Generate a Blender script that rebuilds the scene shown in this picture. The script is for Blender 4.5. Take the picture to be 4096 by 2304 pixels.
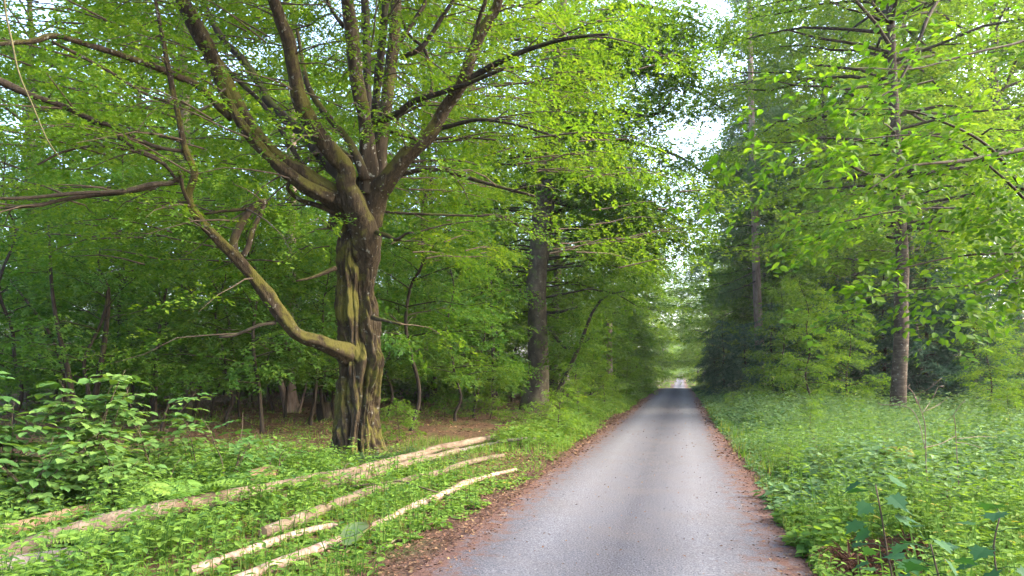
import bpy, math, random
import numpy as np

for o in list(bpy.data.objects):
    bpy.data.objects.remove(o)
random.seed(5)
rng = np.random.default_rng(11)
SC = bpy.context.scene
COL = SC.collection
R = math.radians

# ------------------------------------------------------------------ camera, sky, sun, exposure
FPX = 2731.0                      # focal length in pixels of the 4096 px wide photograph (24 mm)
PITCH, YAW, SHIFT = R(3.0), R(13.92), 195.0
CAM = np.array((0.0, 0.0, 1.8))
cd = bpy.data.cameras.new('camera')
cd.sensor_width = 36; cd.lens = 36 * FPX / 4096
cd.shift_y = SHIFT / 4096
cd.clip_start = 0.05; cd.clip_end = 3000
cam = bpy.data.objects.new('camera', cd)
cam.location = CAM; cam.rotation_euler = (math.pi / 2 + PITCH, 0, YAW)
COL.objects.link(cam); SC.camera = cam

SUN_AZ, SUN_EL = R(82), R(34)    # from the right of the road
w = bpy.data.worlds.new('World'); SC.world = w; w.use_nodes = True
nt = w.node_tree; bg = nt.nodes['Background']
sky = nt.nodes.new('ShaderNodeTexSky'); sky.sky_type = 'NISHITA'; sky.sun_disc = False
sky.sun_elevation = SUN_EL; sky.sun_rotation = SUN_AZ
sky.air_density = 1.0; sky.dust_density = 5.0; sky.ozone_density = 1.0
nt.links.new(sky.outputs[0], bg.inputs[0]); bg.inputs[1].default_value = 0.15
sl = bpy.data.lights.new('sun', 'SUN'); sl.energy = 0.5; sl.angle = R(20); sl.color = (1.0, 0.90, 0.74)
so = bpy.data.objects.new('sun', sl); COL.objects.link(so)
so.rotation_euler = (math.pi / 2 - SUN_EL, 0, math.pi - SUN_AZ)
SC.view_settings.view_transform = 'Standard'; SC.view_settings.look = 'None'
SC.view_settings.exposure = 3.15; SC.view_settings.gamma = 1
cy = SC.cycles
cy.max_bounces = 10; cy.diffuse_bounces = 8; cy.glossy_bounces = 2; cy.transmission_bounces = 5; cy.transparent_max_bounces = 4
cy.caustics_reflective = False; cy.caustics_refractive = False
cy.sample_clamp_indirect = 6; cy.use_denoising = True
cy.use_adaptive_sampling = True; cy.adaptive_threshold = 0.02
SC.render.film_transparent = False

# ------------------------------------------------------------------ pixel <-> place helpers
cp, sp_, cyw, syw = math.cos(PITCH), math.sin(PITCH), math.cos(YAW), math.sin(YAW)
FWD = np.array((-syw * cp, cyw * cp, sp_))
RGT = np.array((cyw, syw, 0.0))
UPV = np.cross(RGT, FWD)
def ray(px, py):
    return FWD + RGT * ((px - 2048) / FPX) - UPV * ((py - 1152 - SHIFT) / FPX)
def P(px, py, d):
    return CAM + ray(px, py) * d
def proj(p):
    q = np.asarray(p) - CAM
    d = q @ FWD
    dd = np.where(np.abs(d) < 1e-3, 1e-3, d)
    return 2048 + FPX * (q @ RGT) / dd, 1152 + SHIFT - FPX * (q @ UPV) / dd, d
_yy = np.arange(-300, 1500, 1.0)
_zz = np.interp(_yy, [-300, 0, 60, 84, 110, 142, 200, 300, 420, 1500], [0, 0, .06, .0, -1.2, -2.6, -1.7, -.9, .4, .4])
_zz = np.convolve(np.pad(_zz, 8, mode='edge'), np.ones(17) / 17, 'valid')
ROADC, ROADH = -0.62, 1.42
_nk = np.random.default_rng(3).normal(size=(8, 2)); _np = np.random.default_rng(4).uniform(0, 6.28, 8)
def n2(x, y, f=1.0):
    s = 0
    for k, ph in zip(_nk, _np):
        s = s + np.sin((x * k[0] + y * k[1]) * f + ph)
    return s / 4
def sstep(a, b, x):
    t = np.clip((x - a) / (b - a), 0, 1); return t * t * (3 - 2 * t)
def gz(x, y):
    x = np.asarray(x, float); y = np.asarray(y, float)
    z = np.interp(y, _yy, _zz)
    off = np.abs(x - ROADC)
    side = sstep(1.9, 4.5, off)
    z = z - 0.07 * sstep(1.6, 2.4, off) * (1 - sstep(2.4, 4, off))
    z = z + side * (0.07 * n2(x, y, .8) + 0.05 * n2(x + 5, y, 2.3))
    z = z + np.where(x < ROADC, 0.22 * sstep(6, 22, off), 0.05 * sstep(2.5, 12, off))
    return z
def G(px, py, up=0.0):
    r = ray(px, py); d = 15.0
    for _ in range(40):
        p = CAM + r * d
        t = (CAM[2] - (float(gz(p[0], p[1])) + up)) / max(-r[2], 1e-4)
        d = 0.5 * d + 0.5 * min(t, 300)
    return CAM + r * d
def ground(x, y, dz=0.0):
    return np.array((x, y, float(gz(x, y)) + dz))
def at_px(px, d):
    """place on the ground in the column px at camera depth d"""
    p = P(px, 1490, d); return ground(p[0], p[1])

# ------------------------------------------------------------------ scene-graph helpers
def tag(o, label=None, cat=None, group=None, kind=None):
    if label: o['label'] = label
    if cat: o['category'] = cat
    if group: o['group'] = group
    if kind: o['kind'] = kind
    return o
def empty(name, loc=(0, 0, 0), rz=0):
    o = bpy.data.objects.new(name, None); COL.objects.link(o)
    o.location = loc; o.rotation_euler = (0, 0, rz); o.empty_display_size = .2
    return o
def obj(name, me, parent=None, loc=None):
    o = bpy.data.objects.new(name, me); COL.objects.link(o)
    if parent is not None: o.parent = parent
    if loc is not None: o.location = loc
    return o
def copy_tree(root, loc, rz, sc=1.0, label=None, group=None):
    r = root.copy(); COL.objects.link(r); r.location = loc; r.rotation_euler = (0, 0, rz); r.scale = (sc, sc, sc)
    if label: r['label'] = label
    if group: r['group'] = group
    for ch in list(root.children):
        c = ch.copy(); COL.objects.link(c); c.parent = r
        for g in ch.children:
            d = g.copy(); COL.objects.link(d); d.parent = c
    return r

class MB:
    def __init__(s): s.v = []; s.q = []; s.t = []; s.a = []; s.n = 0
    def add(s, v, q=None, t=None, var=0.5):
        v = np.asarray(v, np.float32).reshape(-1, 3)
        if q is not None and len(q): s.q.append(np.asarray(q, np.int32) + s.n)
        if t is not None and len(t): s.t.append(np.asarray(t, np.int32) + s.n)
        s.v.append(v); s.a.append(np.broadcast_to(np.asarray(var, np.float32), (len(v),)).copy()); s.n += len(v)
        return s
    def mesh(s, name, mat, smooth=True, origin=None):
        me = bpy.data.meshes.new(name)
        v = np.concatenate(s.v)
        if origin is not None: v = v - np.asarray(origin, np.float32)
        q = np.concatenate(s.q) if s.q else np.zeros((0, 4), np.int32)
        t = np.concatenate(s.t) if s.t else np.zeros((0, 3), np.int32)
        me.vertices.add(len(v)); me.vertices.foreach_set('co', v.astype(np.float32).ravel())
        nl = len(q) * 4 + len(t) * 3
        me.loops.add(nl); me.loops.foreach_set('vertex_index', np.concatenate([q.ravel(), t.ravel()]).astype(np.int32))
        me.polygons.add(len(q) + len(t))
        st = np.concatenate([np.arange(len(q)) * 4, len(q) * 4 + np.arange(len(t)) * 3]).astype(np.int32)
        me.polygons.foreach_set('loop_start', st)
        me.update(calc_edges=True)
        me.polygons.foreach_set('use_smooth', np.full(len(q) + len(t), smooth, bool))
        at = me.attributes.new('var', 'FLOAT', 'POINT'); at.data.foreach_set('value', np.concatenate(s.a))
        for m in (mat if isinstance(mat, (list, tuple)) else [mat]): me.materials.append(m)
        return me

_k3 = np.random.default_rng(8).normal(size=(7, 3)); _p3 = np.random.default_rng(9).uniform(0, 6.28, 7)
def n3(p, f=1.0, o=0.0):
    s = 0
    for k, ph in zip(_k3, _p3): s = s + np.sin((p @ k) * f + ph + o)
    return s / 3.5
def unit(a):
    a = np.asarray(a, float); return a / np.maximum(np.linalg.norm(a, axis=-1, keepdims=True), 1e-9)
def spline(pts, rad, step):
    pts = np.asarray(pts, float); rad = np.asarray(rad, float)
    p = np.vstack([2 * pts[0] - pts[1], pts, 2 * pts[-1] - pts[-2]])
    out, ro = [], []
    for i in range(len(pts) - 1):
        a, b, c, d = p[i:i + 4]
        n = max(2, int(np.linalg.norm(c - b) / step))
        t = np.linspace(0, 1, n, endpoint=False)[:, None]
        out.append(.5 * (2 * b + (c - a) * t + (2 * a - 5 * b + 4 * c - d) * t ** 2 + (3 * b - a - 3 * c + d) * t ** 3))
        ro.append(rad[i] + (rad[i + 1] - rad[i]) * t[:, 0])
    out.append(pts[-1:]); ro.append(rad[-1:])
    return np.vstack(out), np.concatenate(ro)
def tube(mb, pts, rad, sides=8, step=None, noise=0.0, nf=4.0, flute=0, fl_amp=.1, cap=True, var=.5, seed=0.0, wob=0.0):
    if step: pts, rad = spline(pts, rad, step)
    pts = np.asarray(pts, float).copy(); rad = np.asarray(rad, float)
    k = len(pts)
    if wob:
        for ax in range(3): pts[:, ax] += wob * n3(pts, 1.7, seed + ax * 2.1) * np.linspace(0, 1, k) ** .5
    tan = unit(np.gradient(pts, axis=0))
    nrm = np.zeros((k, 3)); a = np.array((0, 0, 1.0)) if abs(tan[0][2]) < .9 else np.array((1.0, 0, 0))
    n = unit(np.cross(tan[0], a))
    for i in range(k):
        n = n - tan[i] * (n @ tan[i]); n = n / max(np.linalg.norm(n), 1e-9); nrm[i] = n
    bi = np.cross(tan, nrm)
    th = np.linspace(0, 2 * np.pi, sides, endpoint=False)
    rr = rad[:, None] * np.ones(sides)
    arc = np.concatenate([[0], np.cumsum(np.linalg.norm(np.diff(pts, axis=0), axis=1))])
    if flute:
        tw = th[None, :] + .5 * np.sin(arc[:, None] * .9 + seed) + .25 * np.sin(2 * th[None, :] + seed * 2)
        rr = rr * (1 + fl_amp * (.5 - np.abs(np.sin(flute * tw / 2)) ** .6) * -1)
    v = pts[:, None] + rr[..., None] * (np.cos(th)[None, :, None] * nrm[:, None] + np.sin(th)[None, :, None] * bi[:, None])
    if noise:
        d = n3(v.reshape(-1, 3), nf, seed).reshape(k, sides) * .6 + n3(v.reshape(-1, 3), nf * 2.7, seed + 1).reshape(k, sides) * .4
        v = pts[:, None] + (v - pts[:, None]) * (1 + noise * d)[..., None]
    i = np.arange(k - 1)[:, None] * sides; j = np.arange(sides)[None]; j2 = (j + 1) % sides
    q = np.stack([i + j, i + j2, i + sides + j2, i + sides + j], -1).reshape(-1, 4)
    vv = v.reshape(-1, 3); t = None
    if cap:
        b = len(vv); vv = np.vstack([vv, pts[:1], pts[-1:]])
        jj = np.arange(sides); kk = (jj + 1) % sides; e = (k - 1) * sides
        t = np.vstack([np.stack([np.full(sides, b), kk, jj], 1), np.stack([np.full(sides, b + 1), e + jj, e + kk], 1)])
    mb.add(vv, q, t, var); return pts, rad

# ------------------------------------------------------------------ leaves
TPL = {
 'quad': (np.array([(0, 0, 0), (.42, -.30, .07), (1, 0, -.06), (.42, .30, .07)]), np.array([(0, 2, 1), (0, 3, 2)])),
 'hex': (np.array([(0, 0, 0), (.22, -.26, .05), (.62, -.28, .05), (1.02, 0, -.10), (.62, .28, .05), (.22, .26, .05), (.45, 0, -.02)]),
         np.array([(6, 0, 5), (6, 5, 4), (6, 4, 3), (6, 3, 2), (6, 2, 1), (6, 1, 0)])),
 'blade': (np.array([(0, -.5, 0), (0, .5, 0), (.55, -.42, 0.02), (.55, .42, 0.02), (1, 0, -.12)]), np.array([(0, 1, 3), (0, 3, 2), (2, 3, 4)])),
}
def add_leaves(mb, pos, dr, nr, size, var, tpl='quad', width=1.0):
    T, F = TPL[tpl]
    dr = unit(dr); sd = unit(np.cross(nr, dr)); nr = np.cross(dr, sd)
    n = len(pos); size = np.broadcast_to(np.asarray(size, float), (n,))
    wd = np.broadcast_to(np.asarray(width, float), (n,))
    v = pos[:, None] + size[:, None, None] * (T[None, :, 0, None] * dr[:, None] + T[None, :, 1, None] * wd[:, None, None] * sd[:, None] + T[None, :, 2, None] * nr[:, None])
    f = F[None] + (np.arange(n) * len(T))[:, None, None]
    mb.add(v.reshape(-1, 3), None, f.reshape(-1, 3), np.repeat(np.broadcast_to(var, (n,)), len(T)))
def gen_spray(n, g, wide=.5):
    """unit spray along +x: side twigs alternate, leaves alternate along them, all roughly in one plane"""
    pos, dr, nr = [], [], []
    m = max(4, n // 6)
    for i in range(m):
        x = (i + .6) / m; s = 1 if i % 2 else -1
        L = wide * (1 - .75 * x) * g.uniform(.7, 1.2)
        a = s * R(g.uniform(35, 62))
        k = max(2, int(round(n / m)))
        for j in range(k):
            t = (j + .5) / k
            p = np.array((x + math.cos(a) * L * t, math.sin(a) * L * t, -.10 * x * x - .08 * t * t + g.normal(0, .025)))
            la = a + (1 if j % 2 else -1) * R(g.uniform(20, 65))
            pos.append(p); dr.append((math.cos(la), math.sin(la), g.normal(-.12, .22)))
            nr.append((g.normal(0, .30), g.normal(0, .30), 1))
    return np.array(pos), unit(dr), unit(nr)
_sg = np.random.default_rng(21)
SPRAYS = {n: [gen_spray(n, _sg) for _ in range(5)] for n in (14, 24, 40, 60)}
def rotm(az, el, roll):
    """(n,3,3) matrices whose x axis points to azimuth az, elevation el"""
    ca, sa, ce, se, cr, sr = np.cos(az), np.sin(az), np.cos(el), np.sin(el), np.cos(roll), np.sin(roll)
    x = np.stack([ca * ce, sa * ce, se], -1); y0 = np.stack([-sa, ca, 0 * ca], -1); z0 = np.cross(x, y0)
    y = y0 * cr[:, None] + z0 * sr[:, None]; z = np.cross(x, y)
    return np.stack([x, y, z], -1)
def add_sprays(mb, anchor, az, el, scale, leaf, g, n=40, tpl='quad', roll=.35, bias=0.0, width=1.0, vs=.55):
    anchor = np.asarray(anchor); m = len(anchor)
    if m == 0: return
    M = rotm(np.asarray(az), np.asarray(el), g.normal(0, roll, m))
    sc = np.broadcast_to(np.asarray(scale, float), (m,)); which = g.integers(0, 5, m); sv = g.uniform(0, 1, m)
    for k in range(5):
        I = np.where(which == k)[0]
        if not len(I): continue
        p, d, nn = SPRAYS[n][k]
        pos = anchor[I, None] + sc[I, None, None] * np.einsum('mij,lj->mli', M[I], p)
        dd = np.einsum('mij,lj->mli', M[I], d); nr = np.einsum('mij,lj->mli', M[I], nn)
        c = pos.shape[0] * pos.shape[1]
        var = np.clip(vs * np.repeat(sv[I], len(p)) + (1 - vs) * g.uniform(0, 1, c) + bias, 0, 1)
        sz = leaf * g.uniform(.7, 1.2, c)
        add_leaves(mb, pos.reshape(-1, 3), dd.reshape(-1, 3), nr.reshape(-1, 3), sz, var, tpl, width)

# ------------------------------------------------------------------ materials
def new_mat(name):
    m = bpy.data.materials.new(name); m.use_nodes = True
    n = m.node_tree.nodes; n.clear()
    out = n.new('ShaderNodeOutputMaterial')
    return m, m.node_tree, n, m.node_tree.links, out
def ramp(n, stops):
    r = n.new('ShaderNodeValToRGB'); e = r.color_ramp.elements
    while len(e) < len(stops): e.new(.5)
    for el, (p, c) in zip(e, stops): el.position = p; el.color = (*c, 1)
    return r
def noise(n, l, vec, scale, detail=4, rough=.55):
    t = n.new('ShaderNodeTexNoise'); t.inputs['Scale'].default_value = scale; t.inputs['Detail'].default_value = detail
    t.inputs['Roughness'].default_value = rough
    if vec is not None: l.new(vec, t.inputs['Vector'])
    return t
def mixc(n, l, fac, a, b, mode='MIX'):
    x = n.new('ShaderNodeMix'); x.data_type = 'RGBA'; x.blend_type = mode
    for s, v in ((0, fac), (6, a), (7, b)):
        if isinstance(v, (int, float)): x.inputs[s].default_value = v
        elif isinstance(v, tuple): x.inputs[s].default_value = (*v, 1)
        else: l.new(v, x.inputs[s])
    return x.outputs[2]
def math_n(n, l, op, a, b=None, clamp=False):
    x = n.new('ShaderNodeMath'); x.operation = op; x.use_clamp = clamp
    for s, v in ((0, a), (1, b)):
        if v is None: continue
        if isinstance(v, (int, float)): x.inputs[s].default_value = v
        else: l.new(v, x.inputs[s])
    return x.outputs[0]
def leaf_mat(name, stops, trans=.42, tmul=(1.6, 1.5, .55), rough=.65, spec=.10):
    m, t, n, l, out = new_mat(name)
    a = n.new('ShaderNodeAttribute'); a.attribute_name = 'var'
    oi = n.new('ShaderNodeObjectInfo')
    v = math_n(n, l, 'ADD', a.outputs['Fac'], math_n(n, l, 'MULTIPLY', math_n(n, l, 'SUBTRACT', oi.outputs['Random'], .5), .3), True)
    r = ramp(n, stops); l.new(v, r.inputs[0])
    p = n.new('ShaderNodeBsdfPrincipled'); l.new(r.outputs[0], p.inputs['Base Color'])
    p.inputs['Roughness'].default_value = rough; p.inputs['Specular IOR Level'].default_value = spec
    tr = n.new('ShaderNodeBsdfTranslucent'); l.new(mixc(n, l, 1.0, r.outputs[0], tmul, 'MULTIPLY'), tr.inputs[0])
    mx = n.new('ShaderNodeMixShader'); mx.inputs[0].default_value = trans
    l.new(p.outputs[0], mx.inputs[1]); l.new(tr.outputs[0], mx.inputs[2]); l.new(mx.outputs[0], out.inputs[0])
    return m
def bark_mat(name, dark, mid, light, moss=None, moss_amt=.5, stretch=(3, 3, .6), scale=4, bump=.5, lichen=0.0, up_moss=True, bands=0.0):
    m, t, n, l, out = new_mat(name)
    tc = n.new('ShaderNodeTexCoord'); mp = n.new('ShaderNodeMapping'); mp.inputs['Scale'].default_value = stretch
    l.new(tc.outputs['Object'], mp.inputs[0])
    a = noise(n, l, mp.outputs[0], scale, 6, .65)
    r = ramp(n, [(.28, dark), (.5, mid), (.74, light)]); l.new(a.outputs[0], r.inputs[0]); c = r.outputs[0]
    h = a.outputs[0]
    if bands:
        wv = n.new('ShaderNodeTexWave'); wv.bands_direction = 'Z'; wv.inputs['Scale'].default_value = 3.2
        wv.inputs['Distortion'].default_value = 5; wv.inputs['Detail'].default_value = 4; wv.inputs['Detail Scale'].default_value = 2.5
        l.new(tc.outputs['Object'], wv.inputs[0])
        c = mixc(n, l, math_n(n, l, 'MULTIPLY', wv.outputs['Fac'], bands), c, dark); h = math_n(n, l, 'SUBTRACT', h, math_n(n, l, 'MULTIPLY', wv.outputs['Fac'], .5))
    if lichen:
        vz = noise(n, l, tc.outputs['Object'], 9, 3, .6)
        lr = ramp(n, [(.62, (0, 0, 0)), (.68, (1, 1, 1))]); l.new(vz.outputs[0], lr.inputs[0])
        c = mixc(n, l, math_n(n, l, 'MULTIPLY', lr.outputs[0], lichen), c, (.30, .31, .27))
    if moss:
        b = noise(n, l, tc.outputs['Object'], 1.6, 5, .7)
        f = b.outputs[0]
        if up_moss:
            ge = n.new('ShaderNodeNewGeometry'); sx = n.new('ShaderNodeSeparateXYZ'); l.new(ge.outputs['Normal'], sx.inputs[0])
            f = math_n(n, l, 'ADD', f, math_n(n, l, 'MULTIPLY', sx.outputs[2], .16))
        mr = ramp(n, [(.66 - .28 * moss_amt, (0, 0, 0)), (.76 - .28 * moss_amt, (1, 1, 1))]); l.new(f, mr.inputs[0])
        fine = noise(n, l, tc.outputs['Object'], 38, 3, .6)
        mc = mixc(n, l, fine.outputs[0], tuple(x * .55 for x in moss), tuple(min(1, x * 1.5) for x in moss))
        c = mixc(n, l, math_n(n, l, 'MULTIPLY', mr.outputs[0], .88), c, mc)
    p = n.new('ShaderNodeBsdfPrincipled'); l.new(c, p.inputs['Base Color']); p.inputs['Roughness'].default_value = .85
    p.inputs['Specular IOR Level'].default_value = .2
    fn = noise(n, l, mp.outputs[0], scale * 6, 3, .6)
    bp = n.new('ShaderNodeBump'); bp.inputs['Strength'].default_value = bump; bp.inputs['Distance'].default_value = .04
    l.new(math_n(n, l, 'ADD', h, math_n(n, l, 'MULTIPLY', fn.outputs[0], .5)), bp.inputs['Height']); l.new(bp.outputs[0], p.inputs['Normal'])
    l.new(p.outputs[0], out.inputs[0]); return m

M = {}
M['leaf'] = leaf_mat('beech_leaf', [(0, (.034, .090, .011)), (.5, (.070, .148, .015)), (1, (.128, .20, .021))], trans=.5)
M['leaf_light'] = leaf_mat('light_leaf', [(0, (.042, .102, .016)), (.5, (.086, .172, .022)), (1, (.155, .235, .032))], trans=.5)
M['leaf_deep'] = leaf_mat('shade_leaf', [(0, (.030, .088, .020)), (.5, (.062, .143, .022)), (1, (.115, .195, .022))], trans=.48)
M['leaf_big'] = leaf_mat('branch_leaf', [(0, (.030, .085, .010)), (.5, (.070, .150, .014)), (.93, (.135, .21, .02)), (1, (.22, .23, .03))], trans=.55, tmul=(1.55, 1.6, .5), rough=.5)
M['hazel'] = leaf_mat('hazel_leaf', [(0, (.042, .11, .030)), (.5, (.078, .160, .042)), (1, (.125, .205, .05))], trans=.40)
M['herb'] = leaf_mat('herb_leaf', [(0, (.045, .11, .03)), (.5, (.105, .195, .028)), (.97, (.13, .215, .05)), (1, (.25, .24, .05))], trans=.40)
M['herb_blue'] = leaf_mat('nettle_leaf', [(0, (.035, .095, .04)), (.5, (.092, .165, .066)), (.94, (.12, .205, .06)), (1, (.27, .25, .05))], trans=.32, rough=.65, spec=.12)
M['grass'] = leaf_mat('grass_blade', [(0, (.04, .105, .018)), (.6, (.085, .175, .025)), (1, (.19, .20, .06))], trans=.4)
M['fern'] = leaf_mat('fern_frond', [(0, (.06, .14, .025)), (.5, (.10, .195, .035)), (1, (.16, .24, .05))], trans=.4)
M['maple'] = leaf_mat('maple_leaf', [(0, (.010, .042, .020)), (.5, (.018, .066, .026)), (1, (.034, .095, .03))], trans=.3)
M['needle'] = leaf_mat('spruce_needle', [(0, (.020, .058, .034)), (.5, (.040, .096, .055)), (1, (.07, .14, .07))], trans=.22, tmul=(1, 1, 1), rough=.55)
M['needle_pale'] = leaf_mat('pale_needle', [(0, (.028, .070, .030)), (.5, (.055, .115, .045)), (1, (.10, .165, .06))], trans=.35, tmul=(1.3, 1.3, .7))
M['dead'] = leaf_mat('dead_leaf', [(0, (.055, .030, .020)), (.45, (.105, .055, .034)), (.8, (.17, .10, .06)), (1, (.24, .17, .08))], trans=.12, tmul=(1, 1, 1), rough=.7, spec=.15)
M['withered'] = leaf_mat('withered_frond', [(0, (.040, .019, .012)), (.5, (.075, .036, .021)), (1, (.12, .065, .038))], trans=.1, tmul=(1, 1, 1), rough=.8)
M['ivy'] = leaf_mat('ivy_leaf', [(0, (.014, .042, .014)), (.6, (.032, .075, .024)), (1, (.11, .135, .06))], trans=.15, rough=.35, spec=.5)
M['hornbeam'] = bark_mat('mossy_bark', (.011, .007, .004), (.029, .020, .010), (.068, .051, .029), moss=(.070, .066, .010), moss_amt=.66, lichen=.4, bump=1.0, scale=6.5)
M['hornlimb'] = bark_mat('limb_bark', (.011, .008, .005), (.030, .021, .012), (.066, .051, .033), moss=(.05, .048, .009), moss_amt=.55, lichen=.6, bump=.6)
M['darkbark'] = bark_mat('dark_bark', (.010, .008, .005), (.023, .017, .012), (.048, .038, .027), moss=(.05, .06, .015), moss_amt=.35, bump=.4)
M['beech'] = bark_mat('beech_bark', (.024, .020, .013), (.052, .043, .028), (.10, .085, .06), moss=(.055, .065, .02), moss_amt=.45, stretch=(1.4, 1.4, .8), scale=3, bump=.22, lichen=.25)
M['beechband'] = bark_mat('banded_beech_bark', (.022, .016, .011), (.055, .041, .029), (.11, .088, .068), moss=(.075, .075, .03), moss_amt=.25, stretch=(.7, .7, 2.4), scale=4, bump=.3, lichen=.4, bands=.28)
M['conifer'] = bark_mat('conifer_bark', (.09, .06, .045), (.17, .125, .10), (.26, .21, .18), stretch=(3, 3, .7), scale=3, bump=.3)
M['twig'] = bark_mat('twig_bark', (.030, .022, .015), (.06, .045, .030), (.10, .08, .055), bump=.1)
M['paletwig'] = bark_mat('pale_twig', (.075, .055, .042), (.13, .10, .078), (.20, .16, .13), stretch=(4, 4, 4), bump=.1)
M['vine'] = bark_mat('vine_bark', (.035, .032, .014), (.065, .06, .026), (.10, .088, .042), stretch=(4, 4, 4), bump=.1)
M['log'] = bark_mat('log_bark', (.064, .046, .032), (.115, .086, .060), (.18, .142, .105), moss=(.055, .034, .02), moss_amt=.42, stretch=(5, 1.2, 5), scale=2.2, bump=.6, lichen=.3, up_moss=False)
M['greylog'] = bark_mat('weathered_log', (.07, .058, .052), (.13, .11, .10), (.20, .18, .165), moss=(.05, .042, .035), moss_amt=.4, stretch=(5, 1.2, 5), scale=2.2, bump=.6, lichen=.4, up_moss=False)
M['cut'] = bark_mat('cut_wood', (.10, .06, .034), (.17, .11, .065), (.23, .165, .11), stretch=(3, 3, 3), scale=3, bump=.15)
M['moss'] = bark_mat('moss_cushion', (.06, .07, .015), (.12, .13, .02), (.19, .18, .03), stretch=(4, 4, 4), scale=6, bump=.8)
def birch_mat():
    m, t, n, l, out = new_mat('birch_bark')
    tc = n.new('ShaderNodeTexCoord')
    mp = n.new('ShaderNodeMapping'); mp.inputs['Scale'].default_value = (1, 5, 1); l.new(tc.outputs['Object'], mp.inputs[0])
    a = noise(n, l, mp.outputs[0], 2.3, 5, .7)
    r = ramp(n, [(.38, (.04, .028, .022)), (.46, (.20, .12, .085)), (.54, (.20, .145, .112)), (.70, (.30, .255, .22))]); l.new(a.outputs[0], r.inputs[0])
    p = n.new('ShaderNodeBsdfPrincipled'); l.new(r.outputs[0], p.inputs['Base Color']); p.inputs['Roughness'].default_value = .7
    bp = n.new('ShaderNodeBump'); bp.inputs['Strength'].default_value = .5; bp.inputs['Distance'].default_value = .02
    l.new(a.outputs[0], bp.inputs['Height']); l.new(bp.outputs[0], p.inputs['Normal']); l.new(p.outputs[0], out.inputs[0]); return m
M['birch'] = birch_mat()
def ground_mat():
    m, t, n, l, out = new_mat('forest_floor')
    ge = n.new('ShaderNodeNewGeometry'); sx = n.new('ShaderNodeSeparateXYZ'); l.new(ge.outputs['Position'], sx.inputs[0])
    a = noise(n, l, ge.outputs['Position'], 14, 6, .7)
    lit = ramp(n, [(.3, (.030, .019, .012)), (.5, (.075, .045, .026)), (.68, (.15, .092, .052)), (.8, (.21, .15, .09))]); l.new(a.outputs[0], lit.inputs[0])
    red = ramp(n, [(.3, (.045, .026, .020)), (.5, (.095, .054, .040)), (.7, (.155, .095, .075)), (.85, (.20, .17, .16))]); l.new(a.outputs[0], red.inputs[0])
    b = noise(n, l, ge.outputs['Position'], .55, 4, .6)
    gr = ramp(n, [(.50, (0, 0, 0)), (.66, (1, 1, 1))]); l.new(b.outputs[0], gr.inputs[0])
    c = mixc(n, l, math_n(n, l, 'MULTIPLY', gr.outputs[0], .7), lit.outputs[0], (.05, .075, .018))
    off = math_n(n, l, 'ABSOLUTE', math_n(n, l, 'SUBTRACT', sx.outputs[0], ROADC))
    off = math_n(n, l, 'ADD', off, math_n(n, l, 'MULTIPLY', math_n(n, l, 'SUBTRACT', b.outputs[0], .5), 1.4))
    rr = ramp(n, [(.0, (1, 1, 1)), (1.0, (0, 0, 0))])
    l.new(math_n(n, l, 'DIVIDE', math_n(n, l, 'SUBTRACT', off, 1.85), .6, True), rr.inputs[0])
    c = mixc(n, l, rr.outputs[0], c, red.outputs[0])
    p = n.new('ShaderNodeBsdfPrincipled'); l.new(c, p.inputs['Base Color']); p.inputs['Roughness'].default_value = .95; p.inputs['Specular IOR Level'].default_value = .1
    bp = n.new('ShaderNodeBump'); bp.inputs['Strength'].default_value = .8; bp.inputs['Distance'].default_value = .05
    l.new(a.outputs[0], bp.inputs['Height']); l.new(bp.outputs[0], p.inputs['Normal']); l.new(p.outputs[0], out.inputs[0]); return m
M['ground'] = ground_mat()
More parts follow.
